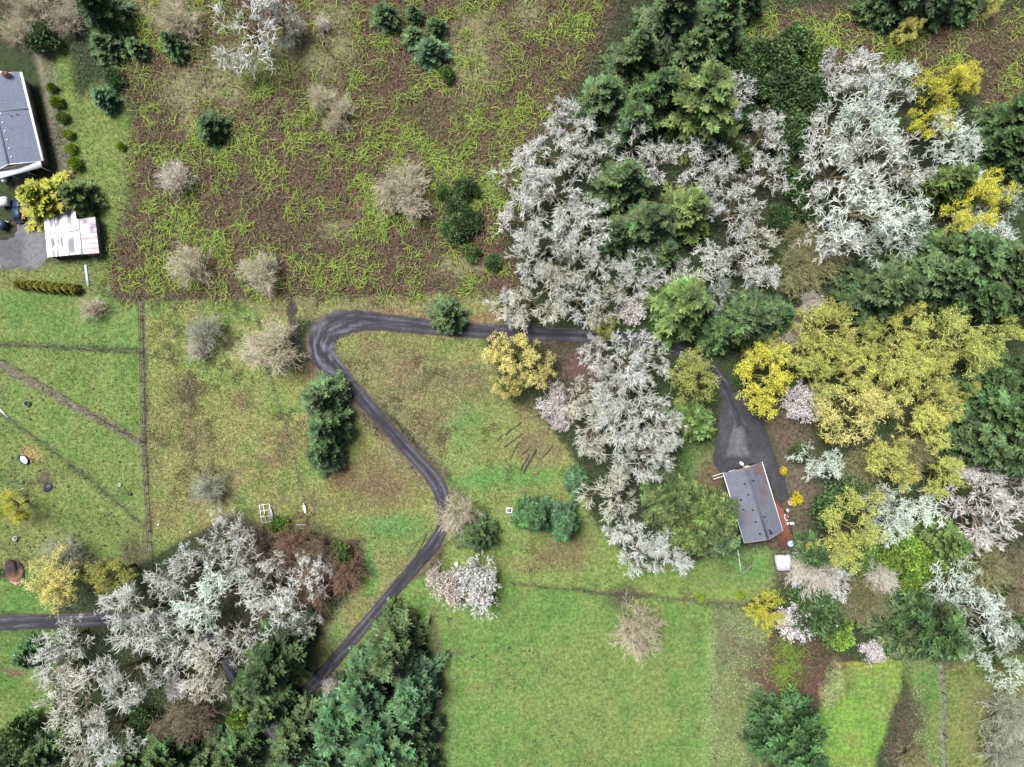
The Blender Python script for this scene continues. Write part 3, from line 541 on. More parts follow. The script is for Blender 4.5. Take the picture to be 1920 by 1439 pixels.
rows('beside the upper driveway', 'firs over the upper driveway', 'C 1275 575 72 l;C 1395 600 68 ;C 1345 622 46 k;C 1452 592 46 k;C 1300 790 44 l')
rows('beside the upper driveway', 'small trees over the upper driveway', 'P 1185 582 23;Y 1130 612 28 L;Y 1300 700 54 L')
rows('in the thicket beside the tall firs', 'thicket beside the firs', 'B 1420 112 38 k;B 1412 155 32;B 1398 215 26 k;B 1388 290 24 l;B 1482 90 38 ;B 1518 112 34 l;B 1470 165 44 ;B 1522 185 42 k;B 1495 228 36 ;B 1475 262 32 k;B 1490 345 34 k;B 1520 385 30 ;B 1460 408 24 k;B 1462 312 26 k')
rows('at the top of the upper bramble strip', 'above the upper brambles', 'C 1690 2 56 ;C 1755 5 48 ;C 1805 12 36 k;C 1640 -8 40;C 1400 2 40 k;Y 1862 6 22;Y 1704 58 28')
rows('in the white oaks below the upper bramble strip', 'white oaks in the corner', 'O 1640 150 66 w;O 1598 128 46 w;O 1692 150 50 W;O 1640 232 82 W;O 1572 245 52 w;O 1590 312 76 w;O 1682 292 60 ;O 1620 390 76 W;O 1572 442 56 ;O 1692 400 54 W;O 1660 452 50 g;O 1722 440 40 g;O 1792 255 56 W;O 1822 300 46 W;O 1866 425 52 W;O 1906 380 36 g;O 1850 464 40 W;O 1732 325 40')
rows('among the corner white oaks', 'yellow trees among the corner oaks', 'Y 1775 168 54 Y;Y 1745 235 38 Y;Y 1808 142 38 Y;Y 1840 385 60 Y;Y 1800 432 42;C 1766 350 54 o;C 1890 228 58 k;C 1906 300 46 ;C 1868 275 46 k')
rows('between the driveway firs and the corner oaks', 'tan shrubs by the driveway firs', 'S 1500 508 46 m;S 1545 480 42 m;S 1500 448 36 m;S 1520 567 26 w;S 1470 620 34 t')
rows('in the dark stand above the yellow trees', 'dark firs above the yellow trees', 'C 1650 548 76 ;C 1740 520 72 ;C 1785 488 72 k;C 1862 500 62 ;C 1892 560 62 ;C 1820 560 54 k')
rows('in the yellow wood beside the parking court', 'yellow wood', 'Y 1550 620 60 ;Y 1510 658 42 ;Y 1530 702 48 L;Y 1610 690 46 ;Y 1700 610 48 ;Y 1690 702 60 ;Y 1750 690 52 ;Y 1782 640 66 L;Y 1842 650 52 L;Y 1770 760 46 ;Y 1598 778 70 G;Y 1645 770 48 G;Y 1742 800 50 ;Y 1665 870 58 ;Y 1770 890 46 L;Y 1826 740 28 ;Y 1902 605 40 L;Y 1425 705 64 Y;Y 1442 660 40 ;Y 1565 582 24 ;Y 1640 635 40 L')
rows('at the edge of the yellow wood', 'edge of the yellow wood', 'P 1505 755 29;P 1812 872 28;O 1545 868 44 W;S 1600 880 36 m;B 1590 920 36 k;B 1560 955 34 k;S 1630 930 40 m;S 1710 850 40 m;B 1500 850 20')
rows('in the dark stand below the yellow wood', 'dark firs at the boundary', 'C 1870 780 78 k;C 1820 835 56 ;C 1902 715 62 k;C 1892 855 60 ;C 1850 715 44 k')
rows('beside the logs in the driveway loop', 'golden trees by the driveway loop', 'Y 965 662 54 G;Y 1012 690 42 G;Y 948 728 30 G')
rows('in the white copse between the driveway loop and the house', 'white copse by the house', 'F 1175 670 64 ;F 1130 665 38 ;F 1226 682 42 ;F 1085 740 44 t;F 1160 742 52 ;F 1140 792 62 ;F 1100 812 54 t;F 1200 790 66 ;F 1242 850 42 ;F 1205 857 56 ;F 1250 800 42 t')
rows('on the meadow side of the white copse', 'blossom by the copse', 'P 1040 757 26 p;P 1050 788 18 p')
rows('between the white copse and the lawn', 'oaks above the lawn', 'F 1145 930 58 t;F 1200 1032 54 w;F 1258 1042 44 w;F 1178 998 40 w')
rows('beside the small white hatch', 'firs beside the hatch', 'C 1082 905 32 b;C 1000 967 42 D;C 1056 978 40 b')
rows('leaning over the brown house', 'firs over the house', 'C 1250 935 58 o;C 1330 965 62 o;C 1290 1000 50 o;C 1340 1005 46')
rows('beside the driveway', 'lone trees by the driveway', 'C 837 588 40 ;C 605 745 48 ;C 615 800 54 k;C 606 850 42 k;S 866 968 44 t;C 893 1003 42 k;S 510 655 56 t')
rows('at the top of the front lawn', 'blossom on the lawn', 'Q 896 1102 50;P 845 1105 28 t;P 815 1082 20 t')
rows('in the middle of the front lawn', 'lawn tree', 'S 1188 1185 54 e')
rows('in the fenced paddocks', 'paddock shrubs', 'S 172 577 22 t;Y 8 950 36 Y;B 38 965 10 v;S 115 1040 36 g')
rows('in the dry meadow beside the paddock fence', 'dry meadow shrubs', 'S 380 622 38 g;S 372 655 24 w;S 393 922 34 g')
rows('beside the farm lane', 'golden trees by the lane', 'Y 100 1095 58 G;Y 210 1078 46 ')
rows('in the big oak wood over the farm lane', 'oak wood over the lane', 'O 410 1022 54 ;O 455 1065 60 ;O 330 1085 60 ;O 390 1130 70 W;O 505 1120 50 w;O 572 1090 46 w;O 530 1165 46 ;O 235 1170 78 ;O 108 1212 54 ;O 330 1205 60 ;O 130 1300 72 t;O 225 1270 70 ;O 390 1262 66 t;O 200 1382 60 ;O 150 1398 44 t;O 430 1212 50 ;O 100 1270 50;O 575 1180 24')
rows('under the big oak wood', 'undergrowth of the oak wood', 'P 330 1288 20 ;C 55 1228 34 D;S 355 1345 50 d;S 310 1370 40 d;C 415 1378 16 b;B 452 1345 24 n;C 320 1412 54 k;C 258 1412 46 ;C 440 1415 50 k;C 380 1432 40;C 95 1405 46 k;B 40 1370 40 k;B 30 1420 40;B 140 1345 30;B 270 1360 30 k')
rows('in the scrub between the oak wood and the driveway', 'scrub by the oak wood', 'S 545 1020 48 r;S 600 1050 46 d;S 645 1075 40 r;S 480 1010 42 d;S 590 1110 40 r;B 640 1040 26 l;S 500 1060 40 d;B 520 985 20 n')
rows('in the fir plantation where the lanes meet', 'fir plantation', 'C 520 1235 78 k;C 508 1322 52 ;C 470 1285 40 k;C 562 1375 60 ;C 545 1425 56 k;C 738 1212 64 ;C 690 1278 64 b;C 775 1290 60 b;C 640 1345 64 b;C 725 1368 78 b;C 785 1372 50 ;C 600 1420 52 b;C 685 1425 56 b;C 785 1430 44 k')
rows('at the fringe of the fir plantation', 'plantation fringe', 'S 622 1285 17 w;S 776 1186 10 w')
rows('beside the house deck', 'shrubs beside the deck', 'B 1469 884 8 z;B 1492 935 13 z;S 1530 1078 48 w;S 1500 1065 28 w;C 1520 1035 38 k;O 1580 1095 34 w')
rows('in the garden beyond the white shed', 'garden trees', 'Y 1590 985 72 L;Y 1560 1035 40 ;S 1650 1080 32 w;B 1700 1040 34 n;B 1740 1065 34 n;B 1665 1040 26 n;B 1710 1085 30 n;B 1530 1150 44 k;B 1568 1182 34 n;B 1500 1120 28 k;P 1490 1167 30 ;P 1640 1222 20 w;S 1620 1130 46 m;S 1560 1120 36 d;B 1590 1060 30 k')
rows('beyond the garden', 'grey oaks beyond the garden', 'O 1670 962 46 W;O 1722 950 46 W;O 1690 1000 36 W;O 1640 960 36 g;C 1765 1010 50 l;F 1865 960 74 p;F 1828 992 46 p;F 1902 920 46 p ;O 1810 1100 52 W;O 1790 1150 46 g;O 1852 1160 52 W;O 1882 1195 46 g;O 1902 1262 38 W;O 1832 1222 24 W;S 1850 1060 52 m;S 1900 1062 46 d;S 1895 1115 42 d;B 1860 1100 36 k;B 1800 1060 30;B 1900 1150 34 k;B 1850 1210 34 k')
rows('at the corner of the fenced field', 'firs at the field corner', 'C 1722 1168 74 k;C 1690 1205 44 ;C 1775 1192 40 k')
rows('below the front lawn hedge line', 'plants along the lawn edge', 'Y 1433 1147 38 Y;B 1387 1115 9 v;B 1312 1120 9 v;C 1475 1375 76 D')
rows('in the field behind the wire fence', 'field shrubs', 'S 1900 1350 54 g;S 1890 1415 48 g;S 1712 1425 38 m')
pr = np.random.default_rng(5)
def place(e):
    k, px, py, r, tint, where, group, hh = e
    q = PROTO[k]; rm = r * S; h = hh or HT[k][0] * rm + HT[k][1]
    if k == 'C' and rm < 3.7: h = 1.45 * rm + .6; h *= pr.uniform(.9, 1.1)
    zc = h * ZC[k]; f = 1 - zc / H; c = at(px, py, zc); rm *= f
    root = thing(NAME[k], 'x', CAT[k], (c[0], c[1], 0), pr.uniform(0, 6.28))
    sxy = rm / q['r'] * (.98 if k in 'OF' else .93 if k == 'Y' else 1.04); root.scale = (sxy * pr.uniform(.93, 1.07), sxy * pr.uniform(.93, 1.07), h / q['h'])
    a, b = q['v'][pr.integers(len(q['v']))]; t = np.array(TINT[tint]) * (pr.uniform(.78, 1.15) if k == 'Y' else pr.uniform(.78, 1.15) if k in 'CB' else pr.uniform(.88, 1.1)) * pr.uniform(.985, 1.015, 3)
    for me, nm in ((a, q['pn']), (b, q['cn'])):
        o = bpy.data.objects.new(nm, me); COL.objects.link(o); o.parent = root
        o.color = (*t, 1) if nm == q['cn'] or k in 'OFS' else (1, 1, 1, 1)
    return root
ROOTS = []
for e in PLANTS:
    ROOTS.append((e, place(e)))
def words(t): return len(t.split())
info = [dict(e=e, o=o, look=LOOK[(e[0], e[4])], x=e[1], y=e[2], r=e[3]) for e, o in ROOTS]
def article(t): return ('an ' if t[0] in 'aeiou' else 'a ') + t
def tally(): 
    c = {}
    for i in info: c[i['label']] = c.get(i['label'], 0) + 1
    return c
for i in info: i['label'] = i['look'] + ' ' + i['e'][5]
c = tally()
for key in [k for k, n in c.items() if n > 1]:                    # same look in the same stand: by size
    L = sorted((i for i in info if i['label'] == key), key=lambda i: i['r'])
    for n, i in enumerate(L):
        q = n / (len(L) - 1)
        i['size'] = 'largest' if n == len(L) - 1 and i['r'] > L[-2]['r'] else 'smallest' if n == 0 and i['r'] < L[1]['r'] else 'large' if q > .66 else 'medium-sized' if q > .33 else 'small'
    for i in L: i['label'] = i['size'] + ' ' + key
c = tally()
for i in info:                                                    # then by its neighbours of another look
    if c[i['label']] > 1:
        nb = sorted((j for j in info if j is not i and j['look'] != i['look']), key=lambda j: math.hypot(j['x'] - i['x'], j['y'] - i['y']))
        seen = []
        for j in nb:
            if j['look'] not in seen: seen.append(j['look'])
            if len(seen) == 2: break
        a_ = '%s %s beside %s, %s' % (i.get('size', ''), i['look'], article(seen[0]), i['e'][6]); b_ = '%s %s between %s and %s' % (i.get('size', ''), i['look'], article(seen[0]), article(seen[1]))
        i['alt'] = [t.strip() for t in (a_, b_) if words(t.strip()) <= 16]
for n in (0, 1):
    for i in info:
        if i.get('alt') and c[i['label']] > 1 and len(i['alt']) > n:
            t = i['alt'][n]
            if n == 0 or sum(1 for j in info if j.get('alt') and len(j['alt']) > 1 and j['alt'][1] == t and j is not i) == 0: i['new'] = t
    for i in info: i['label'] = i.pop('new', i['label'])
    c = tally()
hs_ = sorted((i for i in info if i['e'][0] == 'H'), key=lambda i: -i['x'])
for n, i in enumerate(hs_): i['label'] = ('yellow-green hedge shrub nearest the plank walkway', *('%s yellow-green hedge shrub from the plank walkway' % w_ for w_ in ('second', 'third', 'fourth', 'fifth', 'sixth', 'seventh', 'eighth', 'ninth')))[n]
for i in info: i['o']['label'] = i['label']; i['o']['group'] = i['e'][6]

# ------------------------------------------------------------------ ground cover that nobody could count
def scatter(dens, n, seed):
    rs = np.random.default_rng(seed); p = (dens / dens.sum()).ravel(); k = rs.choice(p.size, n, p=p)
    j, i = np.divmod(k, len(gx)); return gx[i] + (rs.random(n) - .5) * GS, gy[j] + (rs.random(n) - .5) * GS, rs
VIEW = (np.abs(GXX) < 108) & (np.abs(GYY) < 83)
# turf: short tufts that take the colour of the turf they grow from
x, y, rs = scatter(m_grass * VIEW * (.35 + m_meadow), 190000, 1); k = road_clear(x, y, -.12); x, y = x[k], y[k]; n = len(x)
c = sample(CAN, x, y) * rs.uniform(.68, 1.38, (n, 1)) * (1 + rs.normal(0, .05, (n, 3))); a = rs.random(n) * 6.28; l = rs.uniform(.08, .22, n) * (1 + .5 * sample(m_meadow, x, y))
d = np.stack([np.cos(a) * l, np.sin(a) * l, l * rs.uniform(.3, 1.0, n)], 1); w = np.stack([-np.sin(a), np.cos(a), 0 * a], 1) * (.05 + .06 * rs.random((n, 1)))
g = Geo(); g.leaves(np.stack([x, y, np.zeros(n)], 1), d, w, np.clip(c, 0, 1)); tag(g.obj('grass', M_GRASS), 'short rough grass of the paddocks, meadow and lawns', 'grass', kind='stuff')
# brambles: arching canes over a mat of dead leaves
dens = M_BR_RAW * (1 - .8 * m_pale) * VIEW
x, y, rs = scatter(dens, 100000, 2); n = len(x); h = rs.random(n) ** 1.5 * .8 * (.4 + fbm(x, y, 4, 3, 91)); a = rs.random(n) * 6.28; l = rs.uniform(.15, .5, n)
pal = np.array([(.135, .07, .056), (.09, .052, .046), (.18, .10, .075), (.15, .12, .07), (.085, .10, .042), (.21, .17, .115)])
c = pal[rs.choice(6, n, p=[.30, .30, .17, .08, .10, .05])] * rs.uniform(.45, 1.3, (n, 1))
d = np.stack([np.cos(a) * l, np.sin(a) * l, rs.normal(0, .15, n)], 1); w = np.stack([-np.sin(a), np.cos(a), rs.normal(0, .5, n)], 1) * (.04 + .08 * rs.random((n, 1)))
g = Geo(); g.leaves(np.stack([x, y, h], 1), d, w, c); tag(g.obj('bramble_mat', M_CANE), 'mat of dead red-brown bramble leaves under the green canes', 'brambles', kind='stuff')
x, y, rs = scatter(dens * (.3 + fbm(GXX, GYY, 3, 4, 97)), 45000, 22); n = len(x); a = rs.random(n) * 6.28; l = rs.uniform(.12, .38, n); pal = np.array([(.17, .26, .06), (.11, .18, .05), (.26, .34, .09), (.16, .15, .07), (.24, .20, .12)])
g = Geo(); g.leaves(np.stack([x, y, rs.uniform(.05, .7, n)], 1), np.stack([np.cos(a) * l, np.sin(a) * l, rs.normal(0, .12, n)], 1), np.stack([-np.sin(a), np.cos(a), rs.normal(0, .4, n)], 1) * (.035 + .05 * rs.random((n, 1))), pal[rs.choice(5, n, p=[.3, .25, .15, .15, .15])] * rs.uniform(.7, 1.3, (n, 1)))
tag(g.obj('fern_fronds', M_CANE), 'small green fern fronds between the bramble canes', 'ferns', kind='stuff')
def canes(dens, n, seed, pal, pp, lmin, lmax, rad, clump=3.0):
    nc = n // 6; cx, cy, rs = scatter(dens, nc, seed); k = rs.integers(0, nc, n); x = cx[k] + rs.normal(0, .35, n); y = cy[k] + rs.normal(0, .35, n)
    L = rs.uniform(lmin, lmax, n); a = rs.random(n) * 6.28; e = rs.uniform(.35, 1.1, n); z = rs.uniform(.1, .5, n)
    d = np.stack([np.cos(a) * np.cos(e), np.sin(a) * np.cos(e), np.sin(e)], 1); bend = rs.normal(0, .35, n); c = np.array(pal)[rs.choice(len(pal), n, p=pp)] * rs.uniform(.75, 1.2, (n, 1))
    p = np.stack([x, y, z], 1); g = Geo(); S_ = 4
    for s_ in range(S_):
        a2 = bend * .55; d = norm(np.stack([d[:, 0] * np.cos(a2) - d[:, 1] * np.sin(a2), d[:, 0] * np.sin(a2) + d[:, 1] * np.cos(a2), d[:, 2] - .38], 1)); bend = bend + rs.normal(0, .2, n)
        q = p + d * (L / S_)[:, None]; q[:, 2] = np.maximum(q[:, 2], .12); r_ = rad * (1 - .6 * s_ / S_); r1 = rad * (1 - .6 * (s_ + 1) / S_)
        g.tubes(p, q, r_, r1, c * (.75 + .09 * s_), c * (.75 + .09 * (s_ + 1)), 3); p = q
    return g
lime = np.clip((fbm(GXX, GYY, 11, 4, 95) - .40) * 5, .40, 1) * np.clip((fbm(GXX, GYY, 3.5, 3, 99) - .38) * 4.5, .05, 1.3)
tag(canes(dens * lime, 19000, 3, [(.42, .58, .10), (.33, .50, .09), (.50, .55, .17), (.22, .34, .075)], [.35, .3, .15, .2], .7, 2.6, .068).obj('bramble_canes', M_CANE), 'lime green arching bramble canes filling the rough field', 'brambles', kind='stuff')
tag(canes(dens, 7000, 4, [(.30, .25, .15), (.22, .165, .10), (.13, .075, .06), (.38, .34, .22)], [.4, .3, .2, .1], .8, 2.4, .055).obj('dry_canes', M_CANE), 'dry tan bramble canes between the green ones', 'brambles', kind='stuff')
db = ell(1480, 1245, 24, 50, .3)
tag(canes(db, 420, 5, [(.20, .33, .05), (.27, .40, .07)], [.5, .5], 1.0, 2.4, .06).obj('bramble_tuft', M_CANE), 'tuft of green canes on the red-brown soil by the bright lawn', 'brambles', kind='stuff')
# low undergrowth of the woods
m_wood = np.clip(1 - m_grass - M_BR_RAW - ell(1400, 880, 75, 150, .1), 0, 1) * VIEW * np.clip((fbm(GXX, GYY, 5, 4, 111) - .33) * 4, .2, 1)
x, y, rs = scatter(m_wood, 150000, 6); k = road_clear(x, y, .4); x, y = x[k], y[k]; n = len(x); f = fbm(x, y, 7, 3, 121)[:, None]
ok = ~((x < at(100, 0)[0]) & (y > at(0, 560)[1])); x, y, f = x[ok], y[ok], f[ok]; n = len(x)
pal = np.array([(.040, .080, .026), (.065, .125, .036), (.05, .085, .03), (.085, .07, .04), (.035, .065, .026), (.11, .15, .055)])
c = pal[np.clip((f[:, 0] * 10 - 2 + rs.normal(0, 1.2, n)).astype(int), 0, 5)] * rs.uniform(.65, 1.35, (n, 1))
h = rs.random(n) ** 1.3 * 1.3 * (.3 + fbm(x, y, 3, 3, 131)); a = rs.random(n) * 6.28; l = rs.uniform(.15, .42, n); d = np.stack([np.cos(a) * l, np.sin(a) * l, rs.normal(0, .14, n)], 1)
w = np.stack([-np.sin(a), np.cos(a), rs.normal(0, .5, n)], 1) * (.05 + .07 * rs.random((n, 1)))
g = Geo(); g.leaves(np.stack([x, y, h], 1), d, w, c); tag(g.obj('undergrowth', M_LEAF), 'low leafy undergrowth and litter beneath the trees', 'undergrowth', kind='stuff')
# coarse weeds beside the lawn and along the field fence
wd = np.maximum(poly([(1332, 1140), (1445, 1155), (1430, 1439), (1332, 1439)], .6), poly([(1700, 1240), (1762, 1225), (1765, 1439), (1720, 1439)], .6)) * np.clip((F3 - .42) * 5, 0, 1) + .8 * ell(1552, 1285, 12, 40, .4) + .5 * ell(1330, 1300, 7, 140, .5)
wd = wd * VIEW; x, y, rs = scatter(wd, 11000, 8); n = len(x); a = rs.random(n) * 6.28; l = rs.uniform(.12, .3, n)
pal = np.array([(.24, .32, .13), (.15, .23, .07), (.34, .38, .20), (.13, .12, .08)]); g = Geo()
g.leaves(np.stack([x, y, rs.uniform(.05, .3, n)], 1), np.stack([np.cos(a) * l, np.sin(a) * l, rs.normal(0, .06, n)], 1), np.stack([-np.sin(a), np.cos(a), 0 * a], 1) * .085, pal[rs.integers(0, 4, n)] * rs.uniform(.75, 1.25, (n, 1)))
tag(g.obj('weeds', M_GRASS), 'pale coarse weeds beside the lawn and the field fence', 'weeds', kind='stuff')

mt = m_meadow * VIEW * np.clip((fbm(GXX, GYY, 7, 4, 211) - .53) * 8, 0, 1) * np.clip((fbm(GXX, GYY, 1.6, 3, 215) - .5) * 8, 0, 1)
x, y, rs = scatter(mt, 16000, 14); k = road_clear(x, y, .3); x, y = x[k], y[k]; n = len(x); a = rs.random(n) * 6.28; l = rs.uniform(.12, .34, n); pal = np.array([(.09, .10, .04), (.14, .085, .06), (.08, .12, .04), (.20, .14, .09)])
g = Geo(); g.leaves(np.stack([x, y, rs.uniform(0, .35, n)], 1), np.stack([np.cos(a) * l, np.sin(a) * l, rs.uniform(0, .2, n)], 1), np.stack([-np.sin(a), np.cos(a), 0 * a], 1) * .07, pal[rs.integers(0, 4, n)] * rs.uniform(.6, 1.3, (n, 1)))
tag(g.obj('dead_tufts', M_GRASS), 'dark dead tufts scattered through the dry meadow', 'grass', kind='stuff')
# clods of dug-up soil on the grazed paddock and the lawn
cm_ = poly([(10, 800), (270, 1010), (260, 1040), (60, 1060), (10, 1000)], .5) * .25 + ell(850, 1168, 16, 6) + ell(895, 1222, 14, 6) + ell(985, 1216, 18, 4) + .8 * ell(950, 1210, 8, 8) + .05 * poly([(20, 660), (260, 670), (275, 960), (20, 760)], .5)
x, y, rs = scatter(cm_, 260, 12); g = Geo()
for a_, b_ in zip(x, y):
    r_ = rs.uniform(.10, .28); g.lathe([(r_, -.03), (r_ * .9, r_ * .3), (r_ * .4, r_ * .55), (.001, r_ * .6)], 6, (a_, b_, 0), np.array([.06, .05, .04]) * rs.uniform(.6, 1.5), 1, rs.uniform(.6, 1.2), rs.random() * 3)
tag(g.obj('soil_clods', M_STONE), 'dark clods of soil scattered over the grazed paddock and lawn', 'soil', kind='stuff')

# ------------------------------------------------------------------ houses
def frame_of(pts, z):
    """four pixel corners at height z -> centre, width axis angle, width, length (width along local x, length along local y)"""
    P = [at(px, py, z)[:2] for px, py in pts]; c = sum(P) / 4; u = ((P[0] - P[3]) + (P[1] - P[2])) / 2; v = ((P[1] - P[0]) + (P[2] - P[3])) / 2
    ly = np.linalg.norm(u); ang = math.atan2(u[1], u[0]) - math.pi / 2; wx = abs(v @ np.array([math.cos(ang), math.sin(ang)])); return c, ang, wx, ly
def to_local(c, ang, px, py, z):
    p = at(px, py, z)[:2] - c; return np.array([p[0] * math.cos(ang) + p[1] * math.sin(ang), -p[0] * math.sin(ang) + p[1] * math.cos(ang), z])
def roof_slope(a, b, c, d, nu, nv, colf, th=.12):
    """grid from edge a-b (ridge) to edge d-c (eave) plus a soffit below"""
    a, b, c, d = (np.array(q, float) for q in (a, b, c, d)); u = np.linspace(0, 1, nu)[None, :, None]; v = np.linspace(0, 1, nv)[:, None, None]
    P = (a * (1 - u) + b * u) * (1 - v) + (d * (1 - u) + c * u) * v; col = colf(np.broadcast_to(u, (nv, nu, 1))[..., 0], np.broadcast_to(v, (nv, nu, 1))[..., 0], P)
    g = Geo(); ix = np.arange(nu - 1)[None] + np.arange(nv - 1)[:, None] * nu; q = np.stack([ix, ix + nu, ix + nu + 1, ix + 1], -1).reshape(-1, 4)
    nr = np.cross(d - a, b - a); q = q if nr[2] > 0 else q[:, ::-1]
    g.add(P.reshape(-1, 3), q, col.reshape(-1, 3)); dn = np.array([0, 0, -th]); m = col.reshape(-1, 3).mean(0)
    for p, r in ((a, b), (b, c), (c, d), (d, a)): g.add([p, r, r + dn, p + dn], [[0, 1, 2, 3]], m)
    g.add([a + dn, d + dn, c + dn, b + dn], [[0, 1, 2, 3]], m); return g
M_ROOF = mat('asphalt_shingles', .85, noise=.16, nscale=3.5, bump=.5, bscale=18)
M_SIDING = mat('siding', .8, noise=.12, nscale=2)
M_RUST = mat('corrugated_roofing', .55, noise=.1, nscale=3, metal=.15)
def wall_box(root, w, l, h, t, col, gable=0.0):
    """four walls as parts; the two end walls carry gables"""
    for s_ in (-1, 1):
        g = Geo(); g.box((s_ * (w / 2 - t / 2), 0, h / 2 - .1), (t, l - 2 * t, h + .2), col); g.obj('wall', M_SIDING, root)
        g = Geo(); g.box((0, s_ * (l / 2 - t / 2), h / 2 - .1), (w, t, h + .2), col)
        y0, y1 = s_ * (l / 2), s_ * (l / 2 - t)
        if gable > 0: g.add([(-w / 2, y0, h), (w / 2, y0, h), (0, y0, h + gable), (0, y0, h + gable), (-w / 2, y1, h), (w / 2, y1, h), (0, y1, h + gable), (0, y1, h + gable)], [[0, 1, 2, 3], [4, 5, 6, 7], [0, 4, 6, 2], [1, 2, 6, 5]], col)
        g.obj('wall', M_SIDING, root)
def window_part(root, c, wd, ht, axis, out, col=(.75, .75, .72)):
    """frame proud of the wall with a pane; axis 'x' when the wall's face points along x"""
    g = Geo(); c = np.array(c, float)
    def bx(du, dz, su, sz):
        if axis == 'x': g.box(c + np.array([out * .03, du, dz]), (.08, su, sz), col)
        else: g.box(c + np.array([du, out * .03, dz]), (su, .08, sz), col)
    bx(0, ht / 2, wd + .16, .08); bx(0, -ht / 2, wd + .16, .08); bx(wd / 2 + .04, 0, .08, ht - .08); bx(-wd / 2 - .04, 0, .08, ht - .08); bx(0, 0, .05, ht - .08)
    f = g.obj('window', M_PAINT, root); p = Geo(); p.box(c + (np.array([out * .012, 0, 0]) if axis == 'x' else np.array([0, out * .012, 0])), (.03, wd, ht - .06) if axis == 'x' else (wd, .03, ht - .06), (.03, .03, .04)); p.obj('pane', M_GLASS, f)
def door_part(root, c, axis, out, col):
    g = Geo(); c = np.array(c, float); g.box(c, (.09, .95, 2.05) if axis == 'x' else (.95, .09, 2.05), col); o = g.obj('door', M_PAINT, root)
    h = Geo(); h.box(c + (np.array([out * .07, .35, 0]) if axis == 'x' else np.array([.35, out * .07, 0])), (.06, .06, .14), (.4, .38, .3)); h.obj('handle', M_METAL, o)

# --- the brown house by the parking court
EZ, RZ = 2.9, 4.7
hc, ha, hw_, hl = frame_of([(1356, 888), (1429, 866), (1467, 996), (1397.5, 1019)], EZ)
house = thing('house', 'brown house with rust-stained slate grey roof and red deck by the parking court', 'house', (hc[0], hc[1], 0), ha)
wall_box(house, hw_ - 1.0, hl - .8, EZ - .05, .2, (.16, .10, .075), 1.35)
def hroof(sd_):
    def f(u, v, P):
        n1 = fbm(P[..., 0] + 7 * sd_, P[..., 1], 1.6, 4, 141); n2 = fbm(P[..., 0] * 1.0 + 30, P[..., 1] * .5, 2.6, 4, 151)
        c = np.array([.135, .142, .180]) * (.88 + .3 * n1)[..., None]
        if sd_ > 0: k = np.clip((n1 - .49) * 9, 0, 1) * np.clip((u - .35) * 4, 0, 1) * np.clip(v * 5, 0, 1)       # litter on the upper half
        else: k = np.clip((n2 - .53) * 9, 0, 1) * np.clip((u - .15) * 2, 0, .75)
        return c * (1 - k[..., None] * .68) + np.array([.14, .085, .068]) * k[..., None] * .68
    return f
for sd_ in (-1, 1):
    x = sd_ * hw_ / 2; roof_slope((0, -hl / 2, RZ), (0, hl / 2, RZ), (x, hl / 2, EZ), (x, -hl / 2, EZ), 60, 24, hroof(sd_)).obj('roof_slope', M_ROOF, house)
    g = Geo(); g.beam((x + sd_ * .07, -hl / 2, EZ - .06), (x + sd_ * .07, hl / 2, EZ - .06), .13, .12, (.72, .72, .74)); g.obj('gutter', M_PAINT, house)
    for e_ in (-1, 1):
        g = Geo(); y_ = e_ * (hl / 2 + .04); g.beam((sd_ * .02, y_, RZ - .10), (x, y_, EZ - .10), .07, .24, (.34, .27, .25)); g.obj('bargeboard', M_PAINT, house)
g = Geo(); g.beam((0, -hl / 2, RZ + .02), (0, hl / 2, RZ + .02), .42, .05, (.10, .105, .135)); g.obj('ridge_cap', M_ROOF, house)
sl = (RZ - EZ) / (hw_ / 2)
for (px, py) in [(1395, 907), (1402, 927), (1388, 937), (1410, 956), (1416, 978), (1424, 1001), (1432, 969), (1411, 901), (1392, 955)]:
    q = to_local(hc, ha, px, py, 4.0); zz = RZ - abs(q[0]) * sl; q = to_local(hc, ha, px, py, zz); zz = RZ - abs(q[0]) * sl
    g = Geo(); g.lathe([(.10, -.06), (.10, .34), (.15, .36), (.15, .42), (0.001, .45)], 10, (q[0], q[1], zz), (.05, .05, .055)); g.obj('roof_vent', M_METAL, house)
q = to_local(hc, ha, 1441, 996, 3.6); zz = RZ - abs(q[0]) * sl; g = Geo(); g.box((q[0], q[1], zz + .2), (.28, .75, .5), (.04, .04, .045)); g.obj('flue', M_METAL, house)
for yy in (-3.6, -.6, 3.2): window_part(house, (-hw_ / 2 + .5, yy, 1.6), 1.3, 1.1, 'x', -1)
for yy in (-1.6, 3.4): window_part(house, (hw_ / 2 - .5, yy, 1.6), 1.3, 1.1, 'x', 1)
window_part(house, (-1.6, hl / 2 - .4, 1.6), 1.2, 1.1, 'y', 1); window_part(house, (1.4, -hl / 2 + .4, 1.6), 1.4, 1.1, 'y', -1)
door_part(house, (hw_ / 2 - .45, .6, 1.65), 'x', 1, (.30, .10, .07)); door_part(house, (1.2, hl / 2 - .35, 1.02), 'y', 1, (.5, .5, .48))
for i in (0, 1):                                                  # two beams reaching out past the corner
    g = Geo(); y_ = hl / 2 + .02 - i * .55; g.beam((-hw_ / 2 - 2.1, y_, EZ - .25), (-hw_ / 2 + .45, y_, EZ - .25), .13, .18, (.55, .50, .48)); g.obj('beam', M_WOOD, house)
for (a_, b_) in (((-hw_ / 2 - 2.0, hl / 2, -.1), (-hw_ / 2 - 2.0, hl / 2, EZ - .34)),):
    g = Geo(); g.beam(a_, b_, .14, .14, (.2, .14, .11)); g.obj('beam_post', M_WOOD, house)
